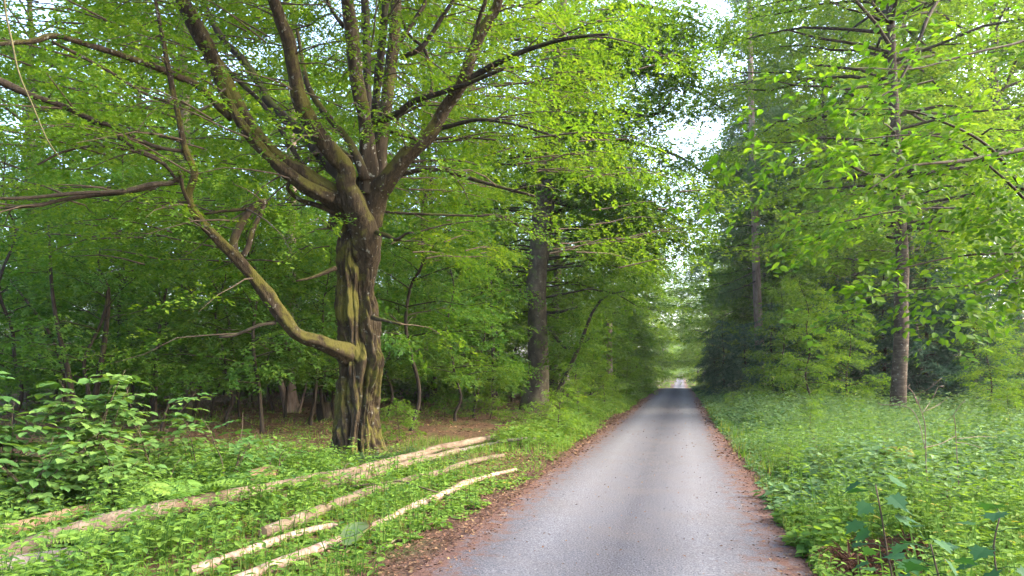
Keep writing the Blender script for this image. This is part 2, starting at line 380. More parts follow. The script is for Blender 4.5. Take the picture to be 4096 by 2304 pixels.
def road_mat():
    m, t, n, l, out = new_mat('gravel_road')
    ge = n.new('ShaderNodeNewGeometry'); sx = n.new('ShaderNodeSeparateXYZ'); l.new(ge.outputs['Position'], sx.inputs[0])
    mp = n.new('ShaderNodeMapping'); mp.inputs['Scale'].default_value = (1, .12, 1); l.new(ge.outputs['Position'], mp.inputs[0])
    big = noise(n, l, mp.outputs[0], 1.3, 5, .6)
    fine = noise(n, l, ge.outputs['Position'], 55, 5, .75)
    vo = n.new('ShaderNodeTexVoronoi'); vo.inputs['Scale'].default_value = 42; l.new(ge.outputs['Position'], vo.inputs[0])
    x = math_n(n, l, 'ADD', math_n(n, l, 'SUBTRACT', sx.outputs[0], ROADC), math_n(n, l, 'MULTIPLY', math_n(n, l, 'SUBTRACT', big.outputs[0], .5), .35))
    pos = math_n(n, l, 'DIVIDE', math_n(n, l, 'ADD', x, 2.0), 4.0, True)
    tr = ramp(n, [(.0, (.30, .30, .30)), (.20, (.55, .55, .55)), (.30, (.95, .95, .95)), (.40, (.62, .62, .62)), (.50, (.25, .25, .25)), (.58, (.45, .45, .45)), (.70, (1, 1, 1)), (.82, (.6, .6, .6)), (1, (.3, .3, .3))])
    l.new(pos, tr.inputs[0])
    g = ramp(n, [(.38, (.018, .018, .022)), (.47, (.058, .059, .068)), (.55, (.12, .12, .133)), (.66, (.23, .226, .23))]); l.new(fine.outputs[0], g.inputs[0])
    c = mixc(n, l, tr.outputs[0], mixc(n, l, 1.0, g.outputs[0], (.46, .465, .51), 'MULTIPLY'), mixc(n, l, .40, g.outputs[0], (.165, .167, .184)))
    vr = ramp(n, [(.0, (1, 1, 1)), (.10, (0, 0, 0))]); l.new(vo.outputs['Distance'], vr.inputs[0])
    c = mixc(n, l, math_n(n, l, 'MULTIPLY', vr.outputs[0], .35), c, (.19, .19, .205))
    dn = noise(n, l, ge.outputs['Position'], .9, 6, .7); dr_ = ramp(n, [(.42, (0, 0, 0)), (.7, (1, 1, 1))]); l.new(dn.outputs[0], dr_.inputs[0])
    c = mixc(n, l, math_n(n, l, 'MULTIPLY', dr_.outputs[0], .45), c, (.098, .088, .084))
    # reddish litter creeping in from the edges
    off = math_n(n, l, 'ABSOLUTE', x)
    ed = None
    mid = noise(n, l, ge.outputs['Position'], 6, 6, .75)
    ed = math_n(n, l, 'DIVIDE', math_n(n, l, 'SUBTRACT', math_n(n, l, 'ADD', off, math_n(n, l, 'MULTIPLY', math_n(n, l, 'SUBTRACT', mid.outputs[0], .5), 2.2)), 1.22), .42, True)
    red = ramp(n, [(.3, (.05, .030, .025)), (.55, (.105, .060, .047)), (.8, (.18, .12, .10))]); l.new(fine.outputs[0], red.inputs[0])
    c = mixc(n, l, ed, c, red.outputs[0])
    p = n.new('ShaderNodeBsdfPrincipled'); l.new(c, p.inputs['Base Color']); p.inputs['Roughness'].default_value = .95; p.inputs['Specular IOR Level'].default_value = .06
    bp = n.new('ShaderNodeBump'); bp.inputs['Strength'].default_value = .35; bp.inputs['Distance'].default_value = .01
    l.new(math_n(n, l, 'SUBTRACT', fine.outputs[0], vo.outputs['Distance']), bp.inputs['Height']); l.new(bp.outputs[0], p.inputs['Normal']); l.new(p.outputs[0], out.inputs[0]); return m
M['road'] = road_mat()
def yellow_leaf_mat():
    m, t, n, l, out = new_mat('fading_leaf')
    tc = n.new('ShaderNodeTexCoord'); a = n.new('ShaderNodeAttribute'); a.attribute_name = 'var'
    b = noise(n, l, tc.outputs['Object'], 22, 4, .6)
    r = ramp(n, [(.3, (.085, .135, .04)), (.6, (.15, .18, .035)), (.85, (.30, .23, .04)), (1, (.18, .09, .03))])
    l.new(math_n(n, l, 'ADD', a.outputs['Fac'], math_n(n, l, 'MULTIPLY', math_n(n, l, 'SUBTRACT', b.outputs[0], .5), .6), True), r.inputs[0])
    p = n.new('ShaderNodeBsdfPrincipled'); l.new(r.outputs[0], p.inputs['Base Color']); p.inputs['Roughness'].default_value = .55
    l.new(p.outputs[0], out.inputs[0]); return m
M['fading'] = yellow_leaf_mat()

# ------------------------------------------------------------------ ground and road
def axis(segs):
    out = [np.array([segs[0][0]], float)]
    for a, b, s in segs: out.append(np.arange(a + s, b + s * .5, s))
    return np.concatenate(out)
def sheet(xs, ys, zf, name, mat):
    X, Y = np.meshgrid(xs, ys); Z = zf(X, Y)
    v = np.stack([X, Y, Z], -1).reshape(-1, 3); nx = len(xs)
    i = np.arange(len(ys) - 1)[:, None] * nx; j = np.arange(nx - 1)[None]
    q = np.stack([i + j, i + j + 1, i + nx + j + 1, i + nx + j], -1).reshape(-1, 4)
    return MB().add(v, q).mesh(name, mat)
gxs = axis([(-900, -100, 50), (-100, -40, 5), (-40, -14, 1), (-14, 10, .25), (10, 40, 1), (40, 100, 5), (100, 900, 50)])
gys = axis([(-200, -10, 19), (-10, 0, 1), (0, 26, .25), (26, 90, 1), (90, 420, 5), (420, 1400, 70)])
tag(obj('ground', sheet(gxs, gys, gz, 'ground', M['ground'])), 'brown leaf covered forest floor with mossy green patches', 'ground', kind='structure')
def road_z(x, y):
    o = np.abs(x - ROADC)
    return gz(x, y) + .012 + .035 * (1 - (o / 1.9) ** 2)
rxs = ROADC + np.linspace(-1.72, 1.72, 25); rys = axis([(-12, 40, .4), (40, 140, 1.5), (140, 420, 5)])
rm = sheet(rxs, rys, road_z, 'road', M['road'])
tag(obj('road', rm), 'straight grey gravel forest road with paler wheel tracks', 'road', kind='structure')

# ------------------------------------------------------------------ the great hornbeam
HB_D = 14.5
hb_base = G(1435, 1832)
HB_D = float((hb_base - CAM) @ FWD)
def Lp(rows):
    pts = np.array([P(a, b, d) for a, b, d, _w in rows]); rad = np.array([.5 * w_ * d / FPX for _a, _b, d, w_ in rows])
    return pts, rad
hb = empty('hornbeam_tree', hb_base)
tag(hb, 'huge old hornbeam with a fluted mossy trunk and many spreading limbs behind the logs', 'tree')
def hb_trunk():
    prof = [(1448, 1862, 250), (1444, 1838, 215), (1438, 1800, 196), (1432, 1740, 182), (1431, 1660, 176), (1433, 1580, 176), (1440, 1500, 182), (1447, 1440, 190), (1441, 1380, 178),
            (1433, 1300, 164), (1430, 1200, 164), (1434, 1110, 172), (1437, 1030, 172), (1441, 950, 164), (1455, 880, 150), (1474, 800, 138), (1487, 725, 128), (1494, 650, 106), (1497, 590, 70)]
    pts, rad = Lp([(a, b, HB_D + .25, c) for a, b, c in prof])
    pts, rad = spline(pts, rad, .035)
    S = 240; th = np.linspace(0, 2 * np.pi, S, endpoint=False)
    z = pts[:, 2] - hb_base[2]
    TH, Z = np.meshgrid(th, z)
    amp = np.interp(z, [0, 1.0, 2.4, 3.2, 4.2, 5, 6], [.46, .48, .48, .44, .28, .18, .12])
    wt = TH + .30 * np.sin(2 * TH + 1.3) + .17 * np.sin(3 * TH + 1.0 * Z + 2) + .09 * np.sin(2.3 * Z + 4 * TH) + .03 * np.sin(6.3 * Z + 5 * TH + 1)
    ridge = np.abs(np.sin(6.5 * wt / 1.0 * .85)) ** .55
    ridge2 = np.abs(np.sin(14.3 * wt + .7 * np.sin(Z * 2.4))) ** .7
    rr = rad[:, None] * (.76 + amp[:, None] * (ridge ** .8 - .70) + .16 * (ridge2 - .6))
    # front of the trunk faces the camera: angle of the view direction
    e1, e2 = RGT, -np.array((FWD[0], FWD[1], 0)) / np.hypot(FWD[0], FWD[1])
    dirv = np.cos(TH)[..., None] * e1 + np.sin(TH)[..., None] * e2
    for (px, py, s, h) in [(1520, 1440, .16, .17), (1535, 1400, .10, .06), (1360, 1000, .18, .15), (1500, 1010, .18, .12), (1405, 1250, .12, .07), (1478, 1370, .10, .08), (1420, 1380, .09, -.07), (1455, 1190, .10, -.06), (1400, 1620, .08, -.06), (1470, 1560, .08, -.07), (1420, 960, .10, -.05), (1510, 900, .2, .07), (1475, 1090, .10, .05),
                           (1380, 1100, .2, .06), (1450, 1300, .14, .05), (1400, 1500, .2, .04), (1480, 1270, .09, .06), (1500, 1760, .25, .07), (1365, 1790, .22, .08), (1430, 780, .22, .06)]:
        c = P(px, py, HB_D - .25); surf = pts[:, None] + rr[..., None] * dirv
        d2 = ((surf - c) ** 2).sum(-1); side = np.exp(-d2 / (2 * (s * 1.5) ** 2)); rr = rr + h * side
    v = pts[:, None] + rr[..., None] * dirv
    v = v + .018 * dirv * (n3(v.reshape(-1, 3), 9).reshape(TH.shape) + .7 * n3(v.reshape(-1, 3), 21, 2).reshape(TH.shape))[..., None]
    v = v + .04 * dirv * (n3(v.reshape(-1, 3), 3.4, 2.2).reshape(TH.shape) * np.interp(z, [0, 3.5, 4.5, 7], [1, 1, .6, .3])[:, None])[..., None]
    vs_ = v.reshape(-1, 3) * np.array((1, 1, .28)); rid = np.abs(n3(vs_, 8.5, 1.3)) ** .7 + .8 * np.abs(n3(vs_, 19, 4.1)) ** .7
    v = v - .07 * dirv * (.9 - rid).clip(-.4, .9).reshape(TH.shape)[..., None]
    # root flare
    fl = np.exp(-np.maximum(z, 0) / .22)[:, None] * (.5 + .5 * np.sin(5 * TH + .7))
    v = v + dirv * (fl * .20)[..., None]
    k = len(z); i = np.arange(k - 1)[:, None] * S; j = np.arange(S)[None]; j2 = (j + 1) % S
    q = np.stack([i + j2, i + j, i + S + j, i + S + j2], -1).reshape(-1, 4)
    return MB().add(v.reshape(-1, 3), q[:, ::-1]).mesh('trunk', M['hornbeam'], origin=hb_base)
obj('trunk', hb_trunk(), hb)
D = HB_D
# limbs traced in photo pixels: (x, y, camera depth, width)
LIMBS = [
 ('mossy', [(1462, 1210, D + .42, 40), (1470, 1120, D + .22, 76), (1476, 1040, D + .06, 104), (1466, 955, D - .12, 118), (1438, 863, D - .32, 100), (1385, 745, D - .5, 84), (1384, 672, D - .6, 80), (1300, 575, D - .8, 76), (1232, 476, D - 1.0, 66), (1193, 386, D - 1.2, 60), (1172, 276, D - 1.4, 56), (1152, 159, D - 1.6, 54), (1117, 69, D - 1.8, 50), (1085, -20, D - 2, 48), (1010, -200, D - 2.4, 36), (960, -420, D - 2.6, 18)]),
 ('mossy', [(1455, 1000, D + .2, 120), (1440, 900, D + .05, 126), (1390, 822, D - .2, 110), (1311, 770, D - .35, 100), (1208, 704, D - .5, 86), (1104, 632, D - .7, 78), (1001, 520, D - .9, 72), (936, 414, D - 1.1, 70), (883, 304, D - 1.2, 68), (828, 186, D - 1.4, 66), (780, 97, D - 1.5, 62), (725, -10, D - 1.6, 58), (640, -220, D - 1.8, 40), (600, -420, D - 1.9, 20)]),
 ('mossy', [(1330, 800, D - .5, 60), (1220, 745, D - .7, 56), (1110, 660, D - .9, 50), (1015, 560, D - 1.05, 44), (950, 470, D - 1.2, 34), (905, 360, D - 1.3, 22)]),
 ('limb', [(930, 470, D - 1.1, 46), (883, 430, D - 1.2, 42), (794, 345, D - 1.5, 37), (690, 297, D - 1.9, 33), (573, 248, D - 2.3, 30), (442, 200, D - 2.7, 28), (297, 159, D - 3.1, 26), (207, 146, D - 3.3, 25), (138, 170, D - 3.5, 22), (0, 176, D - 3.8, 18), (-150, 190, D - 4, 10)]),
 ('limb', [(207, 165, D - 3.3, 15), (330, 225, D - 3.1, 14), (450, 290, D - 2.9, 14), (540, 350, D - 2.7, 13), (620, 390, D - 2.6, 13), (690, 408, D - 2.5, 15)]),
 ('dark', [(1470, 800, D + .3, 80), (1390, 720, D + .5, 74), (1300, 640, D + .7, 64), (1242, 560, D + .9, 52), (1173, 504, D + 1.1, 46), (1077, 414, D + 1.4, 40), (1035, 331, D + 1.6, 36), (966, 235, D + 1.9, 32), (897, 166, D + 2.1, 28), (828, 41, D + 2.4, 25), (780, -120, D + 2.7, 15)]),
 ('mossy', [(1450, 1450, D + .22, 110), (1402, 1420, D - .04, 96), (1362, 1400, D - .3, 76), (1325, 1387, D - .46, 66), (1272, 1366, D - .6, 60), (1192, 1336, D - .8, 58), (1113, 1240, D - 1.0, 56), (1020, 1115, D - 1.2, 52), (940, 1026, D - 1.4, 52), (860, 946, D - 1.6, 46), (795, 872, D - 1.7, 40), (752, 785, D - 1.8, 34), (778, 690, D - 1.9, 30), (742, 604, D - 2.0, 27), (715, 477, D - 2.1, 23), (684, 334, D - 2.2, 21), (630, 60, D - 2.4, 15), (600, -100, D - 2.5, 8)]),
 ('limb', [(940, 1020, D - 1.4, 40), (935, 960, D - 1.4, 34), (980, 870, D - 1.3, 32), (1030, 820, D - 1.25, 28), (1068, 806, D - 1.2, 20)]),
 ('limb', [(962, 1030, D - 1.35, 26), (990, 990, D - 1.3, 24), (1010, 920, D - 1.25, 22), (1042, 860, D - 1.2, 20), (1060, 820, D - 1.2, 14)]),
 ('limb', [(1068, 806, D - 1.2, 22), (1000, 830, D - 1.3, 18), (900, 845, D - 1.4, 14), (820, 858, D - 1.5, 10)]),
 ('limb', [(1350, 860, D - .2, 30), (1290, 830, D - .3, 24), (1200, 800, D - .5, 20), (1150, 750, D - .7, 18), (1170, 720, D - .7, 14), (1130, 690, D - .8, 10)]),
 ('dark', [(1103, 1292, D - 1.0, 16), (1040, 1298, D - 1.2, 14), (985, 1320, D - 1.3, 14), (930, 1338, D - 1.4, 13), (872, 1342, D - 1.5, 12)]),
 ('dark', [(735, 700, D - 1.9, 22), (700, 730, D - 2.0, 24), (600, 738, D - 2.3, 26), (483, 765, D - 2.6, 22), (310, 776, D - 3, 18), (150, 782, D - 3.3, 16), (-40, 788, D - 3.7, 12)]),
 ('dark', [(620, 745, D - 2.2, 20), (480, 772, D - 2.5, 20), (345, 785, D - 2.8, 20), (240, 800, D - 3, 18), (138, 822, D - 3.2, 16), (-30, 836, D - 3.5, 14)]),
 ('dark', [(738, 606, D - 2.0, 18), (640, 592, D - 2.2, 18), (550, 560, D - 2.4, 20), (483, 518, D - 2.6, 22), (380, 484, D - 2.9, 24), (255, 428, D - 3.2, 28), (124, 386, D - 3.6, 30), (0, 328, D - 3.9, 32), (-120, 280, D - 4.2, 26)]),
 ('dark', [(705, 718, D - 2.0, 14), (660, 660, D - 2.1, 16), (610, 628, D - 2.3, 17), (538, 594, D - 2.5, 16), (440, 524, D - 2.7, 12), (340, 470, D - 2.9, 10)]),
 ('dark', [(735, 557, D - 2.0, 14), (660, 545, D - 2.1, 13), (560, 520, D - 2.3, 11), (470, 495, D - 2.5, 8)]),
 ('dark', [(690, 700, D - 2.1, 14), (660, 660, D - 2.2, 14), (560, 610, D - 2.4, 12), (440, 590, D - 2.7, 11), (340, 590, D - 2.9, 10), (240, 612, D - 3.1, 9), (150, 660, D - 3.3, 8)]),
 ('limb', [(780, 850, D - 1.7, 20), (735, 770, D - 1.9, 20), (720, 690, D - 2.1, 18)]),
 # central upright stems
 ('limb', [(1480, 780, D - .1, 90), (1475, 690, D - .15, 78), (1471, 600, D - .2, 66), (1460, 497, D - .3, 62), (1430, 345, D - .5, 60), (1407, 138, D - .7, 58), (1386, -10, D - .9, 52), (1370, -200, D - 1.1, 40), (1350, -450, D - 1.2, 20)]),
 ('dark', [(1500, 760, D + .2, 60), (1497, 640, D + .25, 48), (1500, 497, D + .3, 40), (1511, 345, D + .4, 36), (1531, 138, D + .5, 34), (1545, -10, D + .6, 32), (1560, -300, D + .7, 18)]),
 ('limb', [(1510, 740, D, 76), (1522, 560, D + .05, 58), (1545, 414, D + .1, 52), (1573, 207, D + .2, 48), (1587, 0, D + .3, 44), (1600, -280, D + .4, 26)]),
 ('dark', [(1478, 560, D + .8, 40), (1470, 400, D + 1.0, 38), (1466, 207, D + 1.2, 35), (1459, 0, D + 1.4, 34), (1452, -250, D + 1.6, 22)]),
 ('limb', [(1462, 720, D - .3, 52), (1440, 660, D - .35, 42), (1390, 560, D - .3, 36), (1340, 500, D - .2, 32), (1290, 440, D - .1, 30), (1240, 360, D, 26), (1215, 270, D + .1, 20), (1190, 120, D + .2, 14)]),
 ('dark', [(1410, 640, D + .6, 34), (1330, 590, D + .8, 30), (1270, 610, D + .6, 26), (1205, 660, D + .3, 22)]),
 ('dark', [(1205, 660, D - .2, 26), (1150, 560, D - .1, 24), (1090, 470, D, 22), (1030, 395, D + .1, 20), (960, 330, D + .2, 18), (880, 240, D + .3, 14), (800, 150, D + .4, 10)]),
 # right hand limbs
 ('mossy', [(1480, 900, D + .15, 110), (1503, 790, D - .05, 100), (1548, 727, D - .25, 80), (1621, 635, D - .4, 66), (1720, 548, D - .5, 62), (1780, 445, D - .6, 58), (1849, 345, D - .8, 54), (1890, 221, D - .9, 48), (1925, 138, D - 1.0, 44), (1980, 55, D - 1.1, 42), (2002, -10, D - 1.2, 38), (2040, -200, D - 1.4, 22)]),
 ('limb', [(1905, 235, D - .9, 24), (1903, 130, D - .95, 22), (1925, 50, D - 1, 20), (1945, -20, D - 1.1, 18), (1960, -160, D - 1.2, 10)]),
 ('dark', [(1880, 315, D - .8, 34), (1966, 262, D - 1.1, 28), (2070, 214, D - 1.5, 24), (2173, 179, D - 1.9, 20), (2276, 152, D - 2.2, 17), (2400, 138, D - 2.5, 13), (2425, 138, D - 2.6, 9)]),
 ('dark', [(1505, 490, D - .2, 36), (1586, 455, D - .4, 32), (1656, 407, D - .6, 27), (1759, 380, D - .8, 23), (1862, 345, D - 1.1, 20), (1950, 300, D - 1.3, 16), (2020, 270, D - 1.5, 10)]),
 ('limb', [(1590, 700, D - .2, 24), (1690, 683, D - .4, 20), (1773, 687, D - .6, 18), (1897, 718, D - .9, 17), (2000, 745, D - 1.2, 15), (2139, 787, D - 1.5, 10)]),
 ('dark', [(1765, 512, D - .5, 22), (1862, 483, D - .8, 18), (1932, 476, D - 1.0, 15), (2070, 504, D - 1.3, 12), (2242, 552, D - 1.7, 8)]),
 ('dark', [(1560, 525, D + .1, 18), (1662, 552, D + .2, 17), (1745, 559, D + .3, 15), (1862, 552, D + .4, 13), (1987, 559, D + .5, 8)]),
 ('dark', [(1620, 650, D + .3, 14), (1725, 642, D + .6, 13), (1828, 645, D + .9, 11), (1930, 660, D + 1.2, 8)]),
 ('dark', [(1520, 845, D + .3, 13), (1690, 856, D + .5, 13), (1897, 863, D + .8, 11), (2000, 866, D + 1, 9), (2110, 930, D + 1.2, 6)]),
 ('limb', [(1505, 930, D - .3, 22), (1552, 942, D - .5, 18), (1586, 958, D - .7, 16), (1621, 935, D - .8, 12), (1650, 930, D - .9, 8)]),
 ('limb', [(1345, 1072, D - .4, 22), (1259, 1103, D - .6, 15), (1183, 1121, D - .8, 10)]),
 ('limb', [(1490, 1270, D - .5, 26), (1540, 1278, D - .8, 14), (1604, 1293, D - 1.0, 10)]),
 ('dark', [(1355, 830, D + .1, 60), (1330, 880, D, 44), (1312, 908, D - .05, 20)]),
 ('dark', [(1612, 505, D + .1, 18), (1590, 470, D, 14), (1720, 380, D + .2, 12), (1705, 210, D + .4, 14), (1640, 140, D + .5, 14), (1600, 60, D + .6, 16)]),
 ('dark', [(1600, 230, D + .2, 24), (1680, 190, D + .1, 22), (1760, 80, D, 20), (1830, -20, D - .1, 16), (1900, -140, D - .2, 10)]),
 ('dark', [(1600, 170, D + .3, 18), (1650, 90, D + .4, 20), (1700, 10, D + .5, 18), (1740, -100, D + .6, 10)]),
 ('dark', [(1375, 105, D - .6, 22), (1335, 50, D - .5, 18), (1300, -20, D - .4, 14), (1260, -120, D - .3, 8)]),
]
LM = {'mossy': 'hornbeam', 'limb': 'hornlimb', 'dark': 'darkbark'}
SUB = {2: 1, 3: 1, 4: 1, 10: 1, 25: 1, 7: 6, 8: 6, 9: 6, 11: 6, 12: 6, 13: 6, 14: 6, 15: 6, 16: 6, 17: 6, 18: 6, 27: 26, 28: 26, 30: 26, 31: 26, 29: 19, 42: 19, 39: 21, 40: 21, 41: 21}
anch = []; limb_obs = {}
for li, (kind, rows) in enumerate(LIMBS):
    pts, rad = Lp(rows); rad = rad * .9; mb = MB(); big = rad.max() > .12
    tp, tr_ = tube(mb, pts, rad, sides=28 if big else 12, step=.05 if big else .09, noise=.16 if big else .15, nf=4.2, flute=4 if kind == 'mossy' else (3 if big else 0), fl_amp=.22 if kind == 'mossy' else .14, seed=li * 1.7, wob=.03)
    nm = 'branch' if li in SUB else 'limb'
    limb_obs[li] = obj(nm, mb.mesh(nm, M[LM[kind]], origin=hb_base), hb)
    anch.append((tp, tr_))
for li, pl in SUB.items(): limb_obs[li].parent = limb_obs[pl]
# secondary twigs and the leaf sprays they carry
tw = MB(); crown = MB(); g = np.random.default_rng(31)
A, AZ, EL = [], [], []
tree_c = hb_base + np.array((0, 0, 6.0))
for tp, tr_ in anch:
    n = len(tp)
    for i in range(3, n):
        rr = tr_[i]
        if rr > .17: continue
        pr = .06 if rr > .1 else .13
        if tp[i][2] < 4.6 and rr > .05: pr *= .25
        if tp[i][2] > 9.8: pr *= 1.5
        if g.random() < pr:
            out = tp[i] - tree_c; az = math.atan2(out[1], out[0]) + g.normal(0, 1.1); el = g.normal(.12, .28); L = g.uniform(.6, 2.2)
            k = 5; t = np.linspace(0, 1, k)[:, None]
            d0 = np.array((math.cos(az) * math.cos(el), math.sin(az) * math.cos(el), math.sin(el)))
            path = tp[i] + d0 * L * t + np.array((0, 0, -.25 * L)) * t ** 2 + g.normal(0, .05, (k, 3)) * t
            tube(tw, path, np.linspace(min(.022, rr * .6), .004, k), sides=4, cap=False)
            m = int(3 + L * 2.6)
            for s in range(m):
                u = g.uniform(.3, 1.0); a = tp[i] + d0 * L * u + np.array((0, 0, -.25 * L * u * u))
                A.append(a); AZ.append(az + g.normal(0, .7)); EL.append(g.normal(-.12, .18))
hbz0 = 6.2
# fuller foliage: long side branches reaching round and behind, layered like fans
for k in range(1100):
    az = g.uniform(0, 2 * np.pi); r1 = g.uniform(2.0, 7.2); z = g.uniform(3.9, 15.0)
    r1 *= np.interp(z, [3.9, 5.5, 9, 15], [1.1, 1.15, 1.1, .6])
    c = hb_base + np.array((math.cos(az) * r1, math.sin(az) * r1, z - hb_base[2]))
    px, py, d = proj(c)
    if d < D - .5 and py > 60 and 700 < px < 2300 and g.random() < .93: continue
    if d < D - 3.5: continue
    if py > 1050: continue
    if 2040 < px < 2290 and py > 680: continue
    if -200 < px - 2600 < 1200 and d < D + 1: continue
    L = g.uniform(1.2, 2.4)
    d0 = np.array((math.cos(az), math.sin(az), g.normal(.03, .1)))
    path = np.array([c - d0 * L * .6 - (0, 0, .12), c, c + d0 * L * .5 - (0, 0, .10)])
    tube(tw, path, [.02, .012, .004], sides=4, step=.4, cap=False, wob=.06, seed=k)
    for s in range(9):
        u = g.uniform(-.4, .5); A.append(c + d0 * L * u); AZ.append(az + g.normal(0, .75)); EL.append(g.normal(-.12, .16))
A = np.array(A)
add_sprays(crown, A, AZ, EL, g.uniform(.7, 1.15, len(A)), .085, g, n=24)
obj('twigs', tw.mesh('twigs', M['twig'], origin=hb_base), hb)['kind'] = 'stuff'
obj('crown', crown.mesh('crown', M['leaf'], smooth=False, origin=hb_base), hb)['kind'] = 'stuff'

# ------------------------------------------------------------------ tree makers for the wood
def wood_tree(name, H, r0, crown_r, z0, nb, leaf, n_leaf, seed, leafmat, barkmat, lean=.03, shape='round', spr=1.0, per=6, az_bias=None, el0=.2, droop=.18, bias=0., tpl='quad', side_density=1.0, trunk_pts=None, wob=.10, hide_branch=False):
    g = np.random.default_rng(seed)
    root = empty(name)
    if trunk_pts is None:
        zs = np.array([-.3, 0, .12, .3, .55, .8, 1.0]) * H; zs[0] = -.35; zs[1] = .25
        la = g.uniform(0, 6.28)
        pts = np.stack([np.cos(la) * lean * zs + g.normal(0, wob * .4, 7) * (zs > .5), np.sin(la) * lean * zs + g.normal(0, wob * .4, 7) * (zs > .5), zs], -1)
        rad = r0 * np.array([1.55, 1.15, .95, .82, .6, .32, .05])
    else:
        pts, rad = trunk_pts
    mb = MB(); tp, tr_ = tube(mb, pts, rad, sides=14 if r0 > .15 else 8, step=.35 if H > 12 else .22, noise=.06, nf=2.5, seed=seed, wob=wob)
    obj('trunk', mb.mesh('trunk', barkmat), root)
    br = MB(); lf = MB(); A, AZ, EL = [], [], []
    zz = tp[:, 2]
    for b in range(nb):
        t = (b + g.uniform(.2, .8)) / nb
        z = z0 + (H * .97 - z0) * t
        i = int(np.argmin(np.abs(zz - z))); base = tp[i]
        if shape == 'round': L = crown_r * (math.sin(math.pi * (.12 + .86 * t)) ** .6)
        elif shape == 'cone': L = crown_r * (1 - t) ** .8 + .15
        else: L = crown_r * (1 - .65 * t)
        L *= g.uniform(.65, 1.15)
        az = b * 2.39996 + g.normal(0, .4)
        if az_bias is not None and g.random() < az_bias[1]: az = az_bias[0] + g.normal(0, .8)
        el = el0 + .5 * t * (shape != 'cone') + g.normal(0, .12)
        k = 6; u = np.linspace(0, 1, k)[:, None]
        d0 = np.array((math.cos(az) * math.cos(el), math.sin(az) * math.cos(el), math.sin(el)))
        path = base + d0 * L * u - np.array((0, 0, droop * L)) * u ** 2 + g.normal(0, .035 * L, (k, 3)) * u
        rb = min(tr_[i] * .5, .012 + .011 * L)
        tube(br, path, np.linspace(rb, .006, k), sides=5, cap=False)
        m = max(2, int(per * L * side_density))
        for s in range(m):
            uu = g.uniform(.22, 1.0); f = uu * (k - 1); j = min(int(f), k - 2); a = path[j] + (path[j + 1] - path[j]) * (f - j)
            sd = g.normal(0, .8)
            A.append(a + np.array((g.normal(0, .12), g.normal(0, .12), g.normal(0, .10)))); AZ.append(az + sd); EL.append(g.normal(-.12 if shape != 'cone' else -.3, .18))
    A = np.array(A)
    add_sprays(lf, A, AZ, EL, spr * g.uniform(.7, 1.2, len(A)), leaf, g, n=n_leaf, tpl=tpl, bias=bias, width=1.0 if leafmat is not M['needle'] else .28)
    o = obj('branches', br.mesh('branches', barkmat), root); o['kind'] = 'stuff'
    o = obj('crown', lf.mesh('crown', leafmat, smooth=False), root); o['kind'] = 'stuff'
    return root
def place(root, used, loc, rz, sc, label, cat='tree', group=None):
    """first call moves the model itself, later calls copy it"""
    if not used[0]:
        used[0] = True; root.location = loc; root.rotation_euler = (0, 0, rz); root.scale = (sc,) * 3; r = root
    else:
        r = copy_tree(root, loc, rz, sc)
    r['label'] = label; r['category'] = cat
    if group: r['group'] = group
    elif 'group' in r: del r['group']
    return r
class Kind:
    def __init__(s, *models): s.m = [(x, [False]) for x in models]
    def put(s, i, loc, rz, sc, label, cat='tree', group=None):
        m, u = s.m[i % len(s.m)]; return place(m, u, loc, rz, sc, label, cat, group)
    def clean(s):
        for m, u in s.m:
            if not u[0]:
                for c in list(m.children): bpy.data.objects.remove(c)
                bpy.data.objects.remove(m)
# understorey beeches: slender, flat layered foliage from near the ground up
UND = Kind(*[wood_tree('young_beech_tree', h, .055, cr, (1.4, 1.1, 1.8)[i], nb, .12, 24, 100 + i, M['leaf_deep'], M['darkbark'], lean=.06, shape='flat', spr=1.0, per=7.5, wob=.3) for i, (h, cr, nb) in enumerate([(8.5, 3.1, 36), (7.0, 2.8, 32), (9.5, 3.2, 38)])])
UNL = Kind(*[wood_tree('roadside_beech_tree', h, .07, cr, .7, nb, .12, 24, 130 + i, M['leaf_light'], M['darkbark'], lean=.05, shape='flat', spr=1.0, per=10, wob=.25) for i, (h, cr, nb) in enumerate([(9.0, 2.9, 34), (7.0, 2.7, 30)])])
TALL = Kind(*[wood_tree('tall_beech_tree', h, .30, cr, z0, nb, .22, 24, 160 + i, M['leaf'], M['beech'], shape='round', spr=1.7, per=4.8, el0=.25) for i, (h, cr, z0, nb) in enumerate([(22, 5.4, 4.5, 56), (25, 5.8, 5.5, 60), (19, 5.2, 3.2, 52)])])
TALLL = Kind(*[wood_tree('leafy_roadside_tree', h, .26, cr, z0, nb, .20, 24, 190 + i, M['leaf_light'], M['beech'], shape='round', spr=1.6, per=4.6, el0=.15, droop=.3) for i, (h, cr, z0, nb) in enumerate([(17, 5.2, 1.6, 60), (20, 5.4, 2.0, 64)])])
SPR = Kind(*[wood_tree('spruce_tree', h, .12, cr, .3, nb, .34, 24, 220 + i, M['needle'], M['darkbark'], shape='cone', spr=.8, per=6.5, el0=.02, droop=.25) for i, (h, cr, nb) in enumerate([(9, 2.7, 54), (7, 2.2, 46)])])
SHR = Kind(*[wood_tree('leafy_shrub', h, .025, cr, .12, nb, .085, 24, 250 + i, M['leaf_light'], M['twig'], lean=.1, shape='flat', spr=.5, per=11, wob=.1) for i, (h, cr, nb) in enumerate([(1.9, 1.15, 20), (1.4, 1.0, 16), (2.6, 1.3, 24)])])
SHD = Kind(*[wood_tree('shaded_shrub', h, .025, cr, .15, nb, .10, 24, 280 + i, M['leaf_deep'], M['twig'], lean=.1, shape='flat', spr=.55, per=9, wob=.1) for i, (h, cr, nb) in enumerate([(2.2, 1.3, 20), (1.5, 1.1, 16)])])

